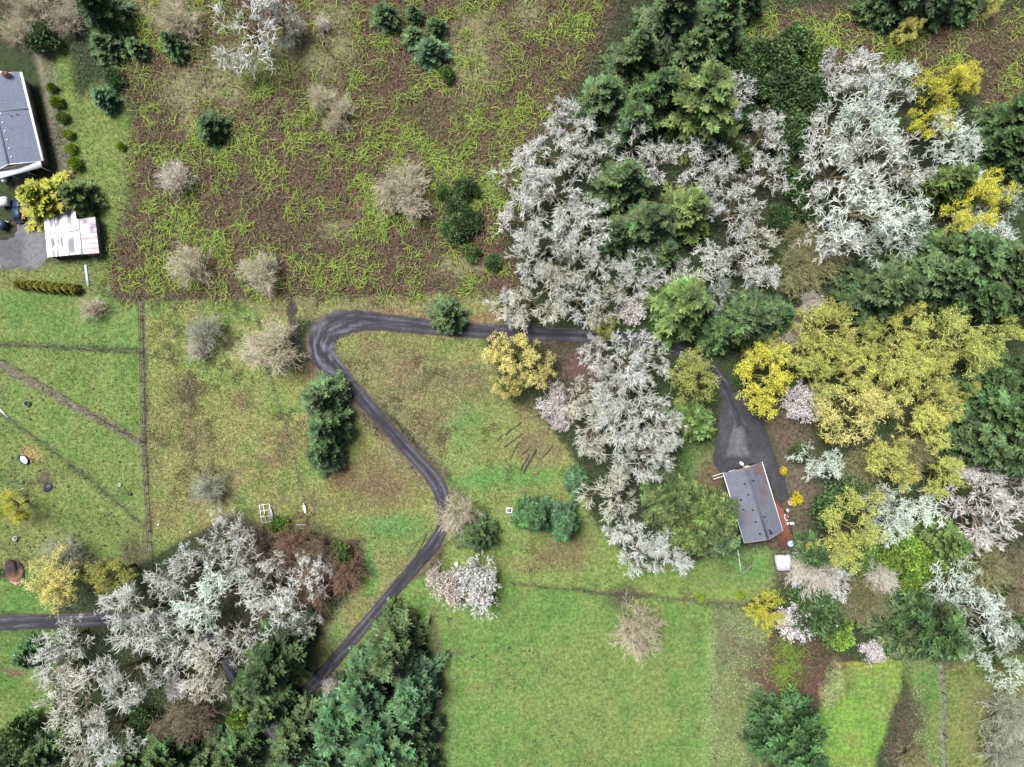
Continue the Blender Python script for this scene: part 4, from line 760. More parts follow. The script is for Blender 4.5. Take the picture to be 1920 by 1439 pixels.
g = Geo(); P = [(-hw_ / 2 - .05, 1.0 - hl * .20, EZ - .1), (-hw_ / 2 - .6, 1.1 - hl * .20, EZ - .45), (-hw_ / 2 - 1.3, 1.0 - hl * .20, 1.8), (-hw_ / 2 - 1.5, .9 - hl * .20, -.05)]
for a_, b_ in zip(P[:-1], P[1:]): g.beam(a_, b_, .1, .1, (.7, .7, .7))
g.obj('downspout', M_PAINT, house)
# deck along the right eave and round the end
DZ = .62; x0 = hw_ / 2 - .52; DX = 2.55
deck = Geo(); y_hi = to_local(hc, ha, 1458, 940, DZ)[1]; y_lo = to_local(hc, ha, 1478, 1030, DZ)[1]
deck.box((x0 + DX / 2, (y_hi + y_lo) / 2, DZ - .14), (DX - .1, y_hi - y_lo - .1, .16), (.10, .05, .04)); dk = deck.obj('deck', M_WOOD, house)
nb_ = 13; bw = DX / nb_
for i in range(nb_):
    yl = y_lo + (.9 if i < 4 else 0) + (.35 if i == nb_ - 1 else 0); yh = y_hi - max(0, i - 6) * .28
    g = Geo(); cshade = .9 + .2 * rng.random(); g.box((x0 + bw * (i + .5), (yl + yh) / 2, DZ - .03), (bw - .015, yh - yl, .05), np.array([.20, .082, .055]) * cshade); g.obj('deck_board', M_WOOD, dk)
for i in range(4):
    g = Geo(); g.box((x0 - .6 - i * .36, y_lo + 1.35 - i * .03, DZ - .10 - i * .13), (.32, 1.3, .07), (.13, .07, .055)); g.obj('step', M_WOOD, house)
for i in range(3):
    g = Geo(); g.box((x0 + .6, y_hi + .2 + i * .3, DZ - .12 - i * .15), (1.2, .29, .08), (.22, .10, .07)); g.obj('step', M_WOOD, house)
g = Geo(); xr = x0 + DX + .02; ypts = np.linspace(y_lo + .1, y_hi - 2.0, 6)
for yy in ypts: g.box((xr, yy, .7), (.09, .09, 1.7), (.035, .035, .045))
g.beam((xr, ypts[0], 1.55), (xr, ypts[-1], 1.55), .10, .06, (.035, .035, .045)); g.beam((xr, ypts[0], 1.1), (xr, ypts[-1], 1.1), .05, .05, (.035, .035, .045)); g.beam((xr, ypts[0], 1.55), (x0 + 1.2, y_lo + .05, 1.55), .10, .06, (.035, .035, .045)); g.obj('railing', M_PAINT, house)

# --- the grey-roofed house
EZ2, RZ2 = 3.0, 4.7
lc, la, lw, ll = frame_of([(-62, 155), (38, 141), (79, 306), (-21, 322)], EZ2)
big = thing('farmhouse', 'long white-trimmed house with blue-grey shingle roof beside the dirt track', 'house', (lc[0], lc[1], 0), la)
wall_box(big, lw - 1.2, ll - .8, EZ2 - .05, .2, (.30, .22, .20), 1.3)
def lroof(u, v, P):
    n1 = fbm(P[..., 0], P[..., 1], 1.2, 4, 161); return np.array([.150, .170, .228]) * (.9 + .2 * n1)[..., None]
for sd_ in (-1, 1):
    x = sd_ * lw / 2; roof_slope((0, -ll / 2, RZ2), (0, ll / 2, RZ2), (x, ll / 2, EZ2), (x, -ll / 2, EZ2), 40, 20, lroof).obj('roof_slope', M_ROOF, big)
    g = Geo(); g.beam((x + sd_ * .2, -ll / 2, EZ2 - .08), (x + sd_ * .2, ll / 2, EZ2 - .08), .42, .14, (.82, .82, .84)); g.obj('gutter', M_PAINT, big)
    for e_ in (-1, 1):
        g = Geo(); y_ = e_ * (ll / 2 + .05); g.beam((sd_ * .02, y_, RZ2 - .10), (x, y_, EZ2 - .10), .09, .24, (.8, .8, .82)); g.obj('bargeboard', M_PAINT, big)
g = Geo(); g.beam((0, -ll / 2, RZ2 + .02), (0, ll / 2, RZ2 + .02), .36, .05, (.15, .165, .215)); g.obj('ridge_cap', M_ROOF, big)
sl2 = (RZ2 - EZ2) / (lw / 2)
for i in range(10):
    yy = ll / 2 - 1.0 - i * (ll - 2.2) / 9; xx = .75; g = Geo(); g.lathe([(.13, -.05), (.13, .10), (.08, .16), (.001, .17)], 10, (xx, yy, RZ2 - xx * sl2), (.8, .8, .82)); g.obj('roof_vent', M_PAINT, big)
for xx, yy in ((2.2, .3), (3.1, .5)):
    g = Geo(); g.lathe([(.09, -.05), (.09, .3), (.001, .31)], 8, (xx, yy, RZ2 - xx * sl2), (.05, .05, .06)); g.obj('vent_pipe', M_METAL, big)
g = Geo(); g.slab([(0.05, 1.55, RZ2 + .03), (lw / 2, 1.55, EZ2 + .03), (lw / 2, 1.30, EZ2 + .03), (.05, 1.30, RZ2 + .03)], .03, (.12, .13, .17)); g.obj('roof_seam', M_ROOF, big)
g = Geo(); g.lathe([(.62, 0), (.62, 1.8), (.48, 1.95), (.42, 1.95), (.40, 1.7), (.001, 1.7)], 14, (3.1, ll / 2 - .55, RZ2 - 3.1 * sl2 - .9), (.32, .19, .13), 1.0, .55, .2); ch = g.obj('chimney', M_STONE, big)
g = Geo(); g.lathe([(.2, 0), (.2, .25), (.001, .28)], 10, (2.8, ll / 2 - .35, RZ2 - 3.1 * sl2 + 1.0), (.8, .78, .75)); g.obj('chimney_pot', M_PAINT, ch)
g = Geo(); g.slab([(-lw / 2 + .2, -ll / 2 - .1, EZ2 + .25), (lw / 2 - .1, -ll / 2 - .1, EZ2 + .25), (lw / 2 - .2, -ll / 2 - 1.15, EZ2 - .1), (-lw / 2 + .2, -ll / 2 - 1.3, EZ2 - .1)], .05, (.84, .86, .88)); aw = g.obj('awning', M_PLASTIC, big)
for xx in (-lw / 2 + .5, -1.5, 1.5, lw / 2 - .4):
    g = Geo(); g.beam((xx, -ll / 2 - 1.05, -.05), (xx, -ll / 2 - 1.05, EZ2 - .12), .1, .1, (.6, .6, .6)); g.obj('awning_post', M_PAINT, aw)
for yy in (-5.5, -2.0, 2.2, 5.6): window_part(big, (lw / 2 - .6, yy, 1.7), 1.4, 1.1, 'x', 1)
door_part(big, (lw / 2 - .55, .2, 1.05), 'x', 1, (.22, .08, .07))

# --- the rusty metal shed: a low gable and a lean-to
shed = thing('metal_shed', 'white and rust-pink corrugated metal shed below the yellow-tipped conifer', 'shed')
SZ, TZ = 2.5, 3.4
def lerp(a, b, t): return np.array(a) * (1 - t) + np.array(b) * t
NL, NR_ = at(80, 398, SZ), at(141, 390, SZ); RL, RR = at(84.5, 438, TZ), at(146, 432, TZ); SL_, SR = at(88.5, 483, SZ), at(151, 477, SZ)
for side, (A, B, C_, D_) in enumerate(((RL, RR, SR, SL_), (RL, RR, NR_, NL))):
    for i in range(6):
        t0, t1 = i / 6 + .004, (i + 1) / 6 - .004
        def f(u, v, P, i=i):
            n = fbm(P[..., 0] * 3.0, P[..., 1] * .35, .9, 3, 171); k = np.clip((n - .44) * 9, 0, 1) * (1 if i in (1, 2, 3) else .45) * np.clip((v - .12) * 6, 0, 1); k = np.maximum(k, (np.clip((v - .22) * 9, 0, 1) * np.clip((.95 if i == 4 else .60) * 9 - v * 9, 0, 1) * np.clip((n - .30) * 7, 0, 1)) if i in (1, 2, 4) else 0); rib = .92 + .08 * np.cos(u * 6.283 * 4)
            c = np.array([.80, .80, .82]) * rib[..., None]; r_ = np.clip((fbm(P[..., 0] * 2, P[..., 1] * .5, .6, 3, 181) - .55) * 8, 0, 1)[..., None]
            c = c * (1 - r_ * .5) + np.array([.45, .28, .27]) * r_ * .5; return c * (1 - k[..., None] * .8) + np.array([.10, .095, .12]) * k[..., None] * .8
        roof_slope(lerp(A, B, t0) + np.array([0, 0, .02 * (i % 2)]), lerp(A, B, t1) + np.array([0, 0, .02 * (i % 2)]), lerp(D_, C_, t1) + np.array([0, 0, .02 * (i % 2)]), lerp(D_, C_, t0) + np.array([0, 0, .02 * (i % 2)]), 17, 14, f, .04).obj('roof_panel', M_RUST, shed)
g = Geo(); g.beam(RL + np.array([0, 0, .06]), RR + np.array([0, 0, .06]), .3, .06, (.78, .78, .80)); g.obj('ridge_cap', M_RUST, shed)
A, B, C_, D_ = at(146, 411, 3.2), at(153, 477.5, 3.2), at(186, 475, 2.35), at(178, 407, 2.35)
for i in range(7):
    t0, t1 = i / 7 + .004, (i + 1) / 7 - .004
    def f(u, v, P, i=i):
        n = fbm(P[..., 0] * .4, P[..., 1] * 2.0, .8, 3, 191); k = np.clip((n - .46) * 5, 0, 1); n2 = fbm(P[..., 0], P[..., 1], 2, 3, 195); d = np.clip((n2 - .5) * 6, 0, 1) * (1 if i < 3 else .25); rib = .92 + .08 * np.cos(u * 6.283 * 4)
        c = np.array([.66, .60, .64]) * rib[..., None]; c = c * (1 - .6 * k[..., None]) + np.array([.46, .29, .31]) * .6 * k[..., None]; return c * (1 - d[..., None] * .75) + np.array([.14, .13, .18]) * d[..., None] * .75
    dz = np.array([0, 0, .02 * (i % 2)]); roof_slope(lerp(A, B, t0) + dz, lerp(A, B, t1) + dz, lerp(D_, C_, t1) + dz, lerp(D_, C_, t0) + dz, 17, 12, f, .04).obj('roof_panel', M_RUST, shed)
g = Geo(); g.beam(A + np.array([0, 0, .06]), B + np.array([0, 0, .06]), .26, .06, (.78, .78, .80)); g.obj('ridge_cap', M_RUST, shed)
for a_, b_, z_ in ((SL_, SR, SZ), (NL, NR_, SZ), (SL_, NL, SZ), (lerp(D_, A, .1), lerp(C_, B, .1), 2.35), (lerp(B, C_, .06), lerp(B, C_, .9), 2.35), (lerp(A, D_, .06), lerp(A, D_, .9), 2.35)):
    a2 = np.array([a_[0], a_[1], 0.0]); b2 = np.array([b_[0], b_[1], 0.0]); ce = (at(118, 440, 0) if z_ == SZ else at(165, 445, 0)); mid = (a2 + b2) / 2; ins = norm(np.array([ce[0] - mid[0], ce[1] - mid[1], 0])) * .3
    a2, b2 = a2 + ins, b2 + ins; hz = z_ - .12; g = Geo(); g.beam(a2 + np.array([0, 0, hz / 2 - .05]), b2 + np.array([0, 0, hz / 2 - .05]), .08, hz + .1, (.14, .13, .14)); g.obj('wall', M_SIDING, shed)

# ------------------------------------------------------------------ fences
def fence(label, pts, spacing, hgt, col, rails, rad=.012, pr_=.07, group='paddock fences', name='fence'):
    P = [at(*p)[:2] for p in pts]; root = thing(name, label, 'fence', (P[0][0], P[0][1], 0), 0, group); o0 = P[0]
    seg = [np.linalg.norm(b - a) for a, b in zip(P[:-1], P[1:])]; tot = sum(seg); n = max(2, int(round(tot / spacing)) + 1); nodes = []
    for d in np.linspace(0, tot, n):
        for (a, b), L in zip(zip(P[:-1], P[1:]), seg):
            if d <= L + 1e-6: nodes.append(a + (b - a) * d / L); break
            d -= L
    nodes = np.array(nodes) - o0; pm = None
    for k, q in enumerate(nodes):
        if pm is None:
            g = Geo(); g.lathe([(pr_, -.2), (pr_, hgt - .04), (pr_ * .8, hgt), (.001, hgt)], 7, (0, 0, 0), col); o = g.obj('post', M_WOOD, root); pm = o.data
        else: o = bpy.data.objects.new('post', pm); COL.objects.link(o); o.parent = root
        o.location = (q[0], q[1], 0); o.rotation_euler = (rng.normal(0, .035), rng.normal(0, .035), rng.random() * 6); o.scale = (1, 1, rng.uniform(.93, 1.06))
    for z_, kind_ in rails:
        g = Geo()
        for a, b in zip(nodes[:-1], nodes[1:]):
            a3, b3 = np.array([*a, z_]), np.array([*b, z_])
            if kind_ == 'rail': g.beam(a3, b3, .06, .14, np.array(col) * rng.uniform(.85, 1.2))
            else: g.tubes(a3[None], b3[None], rad, rad, V3(.10, .10, .10), V3(.10, .10, .10), 4)
        g.obj(kind_, M_WOOD, root)
    return root
GR = (.19, .165, .145)
fence('weathered rail fence between the green paddocks and the dry meadow', [(265, 562), (267, 660), (271, 830)], 3.6, 1.35, GR, [(.55, 'rail'), (1.1, 'rail')])
fence('weathered rail fence beside the grazed corner of the dry meadow', [(271, 836), (279, 960), (284, 1052)], 3.6, 1.35, GR, [(.55, 'rail'), (1.1, 'rail')])
fence('wire fence with thin posts dividing the two upper paddocks', [(-20, 645), (130, 652), (266, 663)], 3.4, 1.25, (.16, .14, .11), [(.4, 'wire'), (.8, 'wire'), (1.15, 'wire')])
fence('wire fence along the worn diagonal track in the paddock', [(-20, 660), (60, 706), (140, 753), (200, 792), (268, 828)], 3.4, 1.25, (.15, .13, .11), [(.4, 'wire'), (.8, 'wire'), (1.15, 'wire')])
fence('wire fence on the thin dark diagonal line above the grazed paddock', [(-20, 757), (80, 830), (160, 893), (283, 996)], 3.8, 1.2, (.09, .08, .065), [(.4, 'wire'), (.8, 'wire'), (1.1, 'wire')])
fence('wire fence crossing the dry meadow to the white trough', [(475, 560), (500, 690), (530, 780), (553, 870), (572, 945)], 4.5, 1.2, (.17, .13, .10), [(.5, 'wire'), (1.0, 'wire')])
fence('wire fence along the lower edge of the bramble field', [(200, 556), (330, 556), (470, 557), (545, 557)], 4.2, 1.3, (.12, .10, .08), [(.5, 'wire'), (1.05, 'wire')])
fence('wire fence with dark posts across the top of the front lawn', [(960, 1093), (1075, 1105), (1220, 1118), (1400, 1133)], 5.0, 1.2, (.13, .10, .08), [(.5, 'wire'), (1.05, 'wire')])
fence('wire fence on the pale strip beside the right-hand field', [(1764, 1218), (1765, 1285), (1768, 1368), (1772, 1455)], 8.3, 1.5, (.05, .045, .04), [(.5, 'wire'), (1.0, 'wire'), (1.4, 'wire')], pr_=.11)
fence('low wire fence below the brown heap at the paddock corner', [(-10, 1115), (25, 1102), (62, 1080)], 2.6, 1.1, (.15, .12, .09), [(.5, 'wire'), (1.0, 'wire')])
fence('short wire fence from the white gate to the grey bench', [(512, 979), (540, 981), (556, 983)], 2.2, 1.1, (.16, .13, .10), [(.5, 'wire'), (.95, 'wire')])

# ------------------------------------------------------------------ vehicles and small things
def car(label, px, py, ang, col, L=4.2, Wd=1.75):
    c = at(px, py, .8); root = thing('parked_car', label, 'car', (c[0], c[1], .09), ang); col = np.array(col)
    prof = [(-L / 2, .35, .62), (-L / 2 + .08, .28, .78), (-L * .30, .26, .86), (L * .22, .26, .88), (L * .42, .27, .80), (L / 2 - .03, .32, .66), (L / 2, .36, .58)]
    g = Geo(); ring = []
    for (x, lo, hi) in prof:
        w = Wd / 2 * (1 - .12 * (abs(x) / (L / 2)) ** 4); ring.append([(x, -w * .92, lo), (x, -w, (lo + hi) / 2), (x, -w * .93, hi), (x, 0, hi + .03), (x, w * .93, hi), (x, w, (lo + hi) / 2), (x, w * .92, lo), (x, 0, lo)])
    V = np.array(ring).reshape(-1, 3); n = 8; q = []
    for i in range(len(prof) - 1):
        for k in range(n): q.append([i * n + k, i * n + (k + 1) % n, (i + 1) * n + (k + 1) % n, (i + 1) * n + k])
    for b in (0, (len(prof) - 1) * n): q += [[b, b + 1, b + 2, b + 3], [b + 3, b + 4, b + 5, b + 6], [b + 6, b + 7, b, b + 3]]
    g.add(V, q, col); g.obj('body', M_PLASTIC, root, smooth=False)
    def cab(x0, x1, xt0, xt1, z0, z1, w0, w1): return [(x0, -w0, z0), (x1, -w0, z0), (x1, w0, z0), (x0, w0, z0), (xt0, -w1, z1), (xt1, -w1, z1), (xt1, w1, z1), (xt0, w1, z1)]
    g = Geo(); g.add(cab(-L * .40, L * .24, -L * .30, L * .10, .86, 1.36, Wd * .45, Wd * .37), [[0, 1, 5, 4], [1, 2, 6, 5], [2, 3, 7, 6], [3, 0, 4, 7]], (.02, .02, .03)); g.obj('window', M_GLASS, root)
    g = Geo(); g.box((-L * .10, 0, 1.385), (L * .41, Wd * .75, .06), col, taper=.94); g.obj('roof', M_PLASTIC, root)
    for sx in (-.31, .31):
        for sy in (-1, 1):
            g = Geo(); th = np.arange(14) * 2 * math.pi / 14; rr = .32
            A_ = np.stack([rr * np.cos(th), 0 * th - .1, rr * np.sin(th)], 1); B_ = A_ + np.array([0, .2, 0]); cen = np.array([[0, -.1, 0], [0, .1, 0]])
            k = np.arange(14); k2 = (k + 1) % 14; g.add(np.concatenate([A_, B_, cen]), np.concatenate([np.stack([k, k2, k2 + 14, k + 14], 1), np.stack([k, k2, 0 * k + 28, 0 * k + 28], 1), np.stack([k + 14, k2 + 14, 0 * k + 29, 0 * k + 29], 1)]), (.02, .02, .02)); w = g.obj('wheel', M_PLASTIC, root); w.location = (sx * L, sy * (Wd / 2 - .1), .32)
    for sy in (-1, 1):
        g = Geo(); g.box((L / 2 - .06, sy * Wd * .34, .66), (.14, .34, .13), (.8, .8, .78)); g.obj('headlight', M_GLASS, root)
        g = Geo(); g.box((-L / 2 + .03, sy * Wd * .36, .68), (.10, .26, .14), (.4, .02, .02)); g.obj('tail_light', M_PLASTIC, root)
    return root
car('dark blue car half hidden under the yellow-tipped conifer', 34, 397, R(97), (.02, .035, .09))
def trailer(label, px, py, ang, col, L=2.6, Wd=1.6, ht=1.5):
    c = at(px, py, ht); root = thing('cargo_trailer', label, 'trailer', (c[0], c[1], .09), ang)
    g = Geo(); g.box((0, 0, .45 + ht / 2), (L, Wd, ht), col); g.box((0, 0, .47 + ht), (L * .96, Wd * .94, .06), col); g.obj('box', M_PLASTIC, root)
    g = Geo(); g.beam((L / 2, 0, .42), (L / 2 + .9, 0, .42), .1, .1, (.06, .06, .06)); g.obj('drawbar', M_METAL, root)
    for sy in (-1, 1):
        g = Geo(); th = np.arange(12) * 2 * math.pi / 12; A_ = np.stack([.3 * np.cos(th), 0 * th, .3 * np.sin(th)], 1); B_ = A_ + np.array([0, .18, 0]); k = np.arange(12); k2 = (k + 1) % 12
        g.add(np.concatenate([A_, B_, [[0, 0, 0], [0, .18, 0]]]), np.concatenate([np.stack([k, k2, k2 + 12, k + 12], 1), np.stack([k, k2, 0 * k + 24, 0 * k + 24], 1), np.stack([k + 12, k2 + 12, 0 * k + 25, 0 * k + 25], 1)]), (.02, .02, .02)); w = g.obj('wheel', M_PLASTIC, root); w.location = (0, sy * (Wd / 2 + .02) - .09, .3)
    return root
trailer('white box trailer parked in the yard near the dark blue car', 5, 379, R(10), (.78, .78, .79), 1.9, 1.5, 1.2)
trailer('small dark trailer with a white board on the yard grass', 4, 422, R(60), (.04, .06, .09), 1.7, 1.3, .9)
def plank(name, label, a, b, w, h, col, cat, z=.06, group=None, m=None):
    A_, B_ = at(*a), at(*b); g = Geo(); d = (B_ - A_) / 2; g.beam(-d + np.array([0, 0, h / 2]), d + np.array([0, 0, h / 2]), w, h, col); n = norm(np.array([-d[1], d[0], 0])); 
    for t in (-.6, .6): g.beam(d * t - n * w * .55 + np.array([0, 0, h * .4]), d * t + n * w * .55 + np.array([0, 0, h * .4]), .10, h * .7, np.array(col) * .7)
    o = g.obj(name, m or M_WOOD, None, loc=((A_ + B_) / 2 + np.array([0, 0, z]))); return tag(o, label, cat, group)
plank('board', 'white board on the yard grass beside the small dark trailer', (10, 427), (14, 415), .7, .06, (.78, .78, .78), 'board')
plank('walkway', 'narrow pale blue-grey plank walkway below the rusty shed', (161, 497), (166, 537), .42, .12, (.42, .50, .56), 'walkway')
plank('board', 'long white board lying across the paddock fence line', (0, 768), (16, 784), .28, .1, (.66, .66, .66), 'board')
plank('board', 'thin pale board on the grazed paddock near the black mat', (39, 919), (46, 915), .14, .06, (.55, .5, .42), 'board')
plank('pole', 'long pale pole lying on the lawn from the corner of the brown house', (1383, 1031), (1389, 1073), .2, .14, (.40, .42, .42), 'pole')
# charred logs laid out in the driveway loop
for i, (ax, ay, bx_, by_, w, lab) in enumerate([(410, 90, 190, 262, .26, 'long dark log farthest from the bright green strip'), (165, 245, 100, 335, .2, 'short dark log at the end of the long log'), (430, 235, 180, 420, .24, 'long thin dark log with a pale streak beside a parallel log'), (375, 355, 260, 600, .2, 'thin dark log pointing at the bright green strip'),
        (540, 395, 420, 530, .34, 'short thick brown log among the dark logs'), (610, 455, 440, 765, .34, 'thickest dark log reaching the bright green strip'), (520, 510, 400, 735, .26, 'dark log lying against the thickest log'), (845, 400, 695, 560, .26, 'dark log nearest the white copse'), (690, 570, 612, 662, .22, 'short brown log in line with the log nearest the white copse')]):
    a_, b_ = at(920 + ax / 7.19, 780 + ay / 7.19), at(920 + bx_ / 7.19, 780 + by_ / 7.19); n = 7; t = np.linspace(-.5, .5, n)[:, None]; P = (b_ - a_) * t + rng.normal(0, .05, (n, 3)); P[:, 2] = w * .45 + rng.normal(0, .015, n)
    rr = w / 2 * rng.uniform(.75, 1.1, n); g = Geo(); cc = V3(.055, .045, .04) if 'brown' not in lab else V3(.13, .075, .055); g.tubes(P[:-1], P[1:], rr[:-1], rr[1:], cc * rng.uniform(.6, 1.8, (n - 1, 1)), cc * rng.uniform(.6, 1.8, (n - 1, 1)), 8); tag(g.obj('log', M_WOOD, None, loc=(a_ + b_) / 2), lab, 'log', 'logs lying in the driveway loop')
def branch(label, pts, w, col, name='fallen_branch'):
    P = spline([at(*p)[:2] for p in pts], 5); c = P[0].copy(); P = np.column_stack([P - c, np.full(len(P), w * .4)]); P[:, 2] += rng.normal(0, .03, len(P)); rr = np.linspace(w / 2, w / 5, len(P)); g = Geo(); g.tubes(P[:-1], P[1:], rr[:-1], rr[1:], V3(*col), V3(*col) * .8, 7)
    for k in range(2, len(P) - 1, 3):
        d = rng.normal(0, .5, 3); d[2] = abs(d[2]) * .3 + .05; g.tubes(P[k][None], (P[k] + d)[None], rr[k] * .6, rr[k] * .2, V3(*col), V3(*col), 5)
    tag(g.obj(name, M_WOOD, None, loc=(c[0], c[1], .02)), label, 'branch')
branch('crooked grey branch lying on the bright green lawn beside the brown house', [(1412, 1056), (1398, 1070), (1382, 1080), (1360, 1079), (1344, 1077), (1310, 1069)], .26, (.22, .20, .15))
branch('thin grey branch half sunk in the lawn below the crooked one', [(1350, 1094), (1325, 1092), (1295, 1084), (1270, 1080)], .16, (.20, .19, .13))
branch('forked dark branch on the verge beside the lower driveway', [(799, 1002), (792, 1020), (780, 1040)], .26, (.09, .075, .065)); branch('thin dark branch parallel to the forked one by the driveway', [(788, 1012), (772, 1032), (763, 1042)], .16, (.11, .085, .07))
def pot(name, label, px, py, prof, col, cat, sx=1., sy=1., rz=0., m=None, z=0.0, inner=None, group=None):
    c = at(px, py, z); g = Geo(); g.lathe(prof, 18, (0, 0, 0), col, sx, sy, rz)
    if inner is None: return tag(g.obj(name, m or M_PLASTIC, None, True, loc=(c[0], c[1], z)), label, cat, group)
    root = thing(name, label, cat, (c[0], c[1], z), 0, group); g.obj('shell', m or M_PLASTIC, root, True); i_ = Geo(); r_, z_ = inner[0]; i_.lathe([(r_, z_), (r_ * .5, z_ + .012), (.001, z_ + .015)], 18, (0, 0, 0), inner[1], sx, sy, rz); i_.obj(inner[2], M_GLASS if inner[2] == 'water' else M_PLASTIC, root, True); return root
TUB = [(.42, -.05), (.52, .5), (.55, .52), (.50, .52), (.46, .32)]
pot('feed_trough', 'dark blue oval feed trough with painted white water reflection beside a patch of straw', 47, 862, [(1.0, -.05), (1.12, .45), (1.12, .5), (1.0, .5), (.85, .3)], (.035, .045, .09), 'trough', .95, .62, R(-45), inner=((.9, .32), (.78, .80, .84), 'lining'))  # the inner disc is a water reflection put into plain white colour
pot('water_tub', 'grey-green round water tub on the paddock grass', 53, 757, TUB, (.25, .34, .30), 'tub', inner=((.47, .40), (.05, .08, .08), 'water'))
pot('bucket', 'white bucket with dark contents beside the yellow bush in the grazed paddock', 31, 1009, [(.28, -.03), (.38, .45), (.40, .47), (.36, .47), (.33, .3)], (.82, .80, .78), 'bucket', inner=((.34, .35), (.12, .09, .08), 'contents'))
pot('bucket', 'small white bucket alone on the green paddock by the rail fence', 226, 909, [(.20, -.03), (.26, .36), (.28, .38), (.24, .38), (.22, .3)], (.82, .82, .82), 'bucket', inner=((.23, .31), (.2, .2, .2), 'contents'))
pot('bucket', 'small black bucket on the green paddock near the rail fence', 245, 926, [(.22, -.03), (.30, .36), (.32, .38), (.28, .38), (.25, .3)], (.02, .02, .022), 'bucket', inner=((.26, .31), (.05, .05, .05), 'contents'))
pot('well_cap', 'round white cap standing in grass beside the white blossoming tree', 856, 1057, [(.36, -.05), (.36, .4), (.42, .42), (.40, .5), (.2, .56), (.001, .57)], (.72, .74, .78), 'cap')
pot('marker_stake', 'tiny white marker cap in the dry meadow beside the paddock rail fence', 298, 984, [(.16, -.03), (.16, .3), (.1, .36), (.001, .37)], (.82, .82, .82), 'marker')
pot('marker_stake', 'tiny white marker cap in the dry meadow near the big oak wood', 358, 998, [(.14, -.03), (.14, .3), (.09, .36), (.001, .37)], (.82, .82, .82), 'marker')
pot('water_tank', 'pale blue round tank beside the very dark fir', 42, 1225, [(1.0, -.05), (1.02, .8), (.9, 1.1), (.45, 1.35), (.2, 1.4), (.001, 1.42)], (.25, .55, .68), 'tank', .95, .85)
pot('gas_tank', 'white rounded tank on the parking court against the house gable', 1388.5, 869, [(.30, -.02), (.36, .25), (.36, .75), (.24, .95), (.001, .98)], (.80, .80, .80), 'tank', 1.2, .85, R(-50), z=.1)
pot('rubber_mat', 'crumpled black mat on bare mud in the grazed paddock', 90, 915, [(1.0, -.02), (.98, .10), (.7, .22), (.45, .16), (.2, .30), (.001, .28)], (.03, .03, .035), 'mat', .95, .75, .6)
pot('planter', 'small brown stump at the edge of the bright green strip', 1005, 887, [(.45, -.05), (.40, .3), (.34, .36), (.001, .34)], (.20, .11, .075), 'stump', 1, .8)
# heap at the paddock corner
g = Geo(); n, m_ = 26, 12; th = np.arange(n) * 2 * math.pi / n; V = []; Cc = []
for k in range(m_ + 1):
    f = k / m_; r_ = (1 - f) ** .8; x = np.cos(th) * r_ * 1.7; y = np.sin(th) * r_ * 2.6; rg = 1 + .12 * np.sin(th * 3 + k) + rng.normal(0, .04, n); z = 1.5 * (1 - r_ ** 1.8) + rng.normal(0, .04, n) * (k > 0) - .05
    V.append(np.stack([x * rg, y * rg, z], 1)); t = np.clip((-y / 2.6 + .15) * 1.4, 0, 1)[:, None]; Cc.append((V3(.05, .035, .035) * (1 - t) + (V3(.30, .16, .10) if k > 3 else V3(.55, .38, .25)) * t) * rng.uniform(.8, 1.2, (n, 1)))
k = np.arange(n); k2 = (k + 1) % n; g.add(np.concatenate(V), np.concatenate([np.stack([k, k2, k2 + n, k + n], 1) + i * n for i in range(m_)]), np.concatenate(Cc)); c = at(24, 1074, .6)
hp = g.obj('compost_heap', M_STONE, None, False, loc=(c[0], c[1], 0)); hp.rotation_euler = (0, 0, R(20)); tag(hp, 'dark brown heap with pale straw foot at the paddock corner', 'heap')
# the white gate frame with its silver trough
c = at(498, 963, .3); gate = thing('gate_frame', 'white tubular gate frame lying flat at the scrub edge', 'gate', (c[0], c[1], .12), R(9))
for x in (-.95, -.2, .95): g = Geo(); g.beam((x, -1.62, .1), (x, 1.62, .1), .10, .10, (.80, .80, .78)); g.obj('upright', M_PAINT, gate)
for y in (-1.67, -.55, .55, 1.67): g = Geo(); g.beam((-1.0, y, .14), (1.0, y, .14), .09, .09, (.80, .80, .78)); g.obj('crossbar', M_PAINT, gate)
pot('silver_trough', 'long silver trough beside the white gate frame', 509.5, 966, [(.9, -.02), (1.0, .42), (1.0, .46), (.9, .46), (.8, .25)], (.62, .64, .70), 'trough', .34, 1.55, R(9), m=M_METAL, z=.05, inner=((.84, .28), (.30, .33, .42), 'lining'))
pot('white_trough', 'slender white trough at the end of the meadow wire fence', 572, 953, [(.8, -.02), (.95, .34), (1.0, .36), (.85, .38), (.5, .40), (.001, .41)], (.78, .82, .80), 'trough', .26, 1.0, R(12), z=.02)
c = at(567, 983); bench = thing('bench', 'small grey bench below the white trough', 'bench', (c[0], c[1], 0), 0)
g = Geo(); g.box((0, 0, .45), (2.1, .28, .07), (.36, .38, .40)); g.obj('seat', M_WOOD, bench); g = Geo(); g.box((0, .2, .72), (2.1, .06, .3), (.12, .12, .12)); g.obj('backrest', M_WOOD, bench)
for x in (-.85, .85): g = Geo(); g.box((x, .06, .2), (.08, .34, .48), (.10, .10, .10)); g.obj('leg', M_WOOD, bench)
plank('board', 'short pale board in the grass below the small grey bench', (563, 991), (571, 991), .2, .06, (.50, .5, .48), 'board')
c = at(955, 957); ht_ = thing('hatch', 'white square hatch with dark centre on bare soil beside the dark fir', 'hatch', (c[0], c[1], 0), R(-3))
g = Geo()
for x, y, a_, b_ in ((-.48, 0, .2, 1.0), (.48, 0, .2, 1.0), (0, .4, .76, .2), (0, -.4, .76, .2)): g.box((x, y, .14), (a_, b_, .34), (.80, .80, .78))
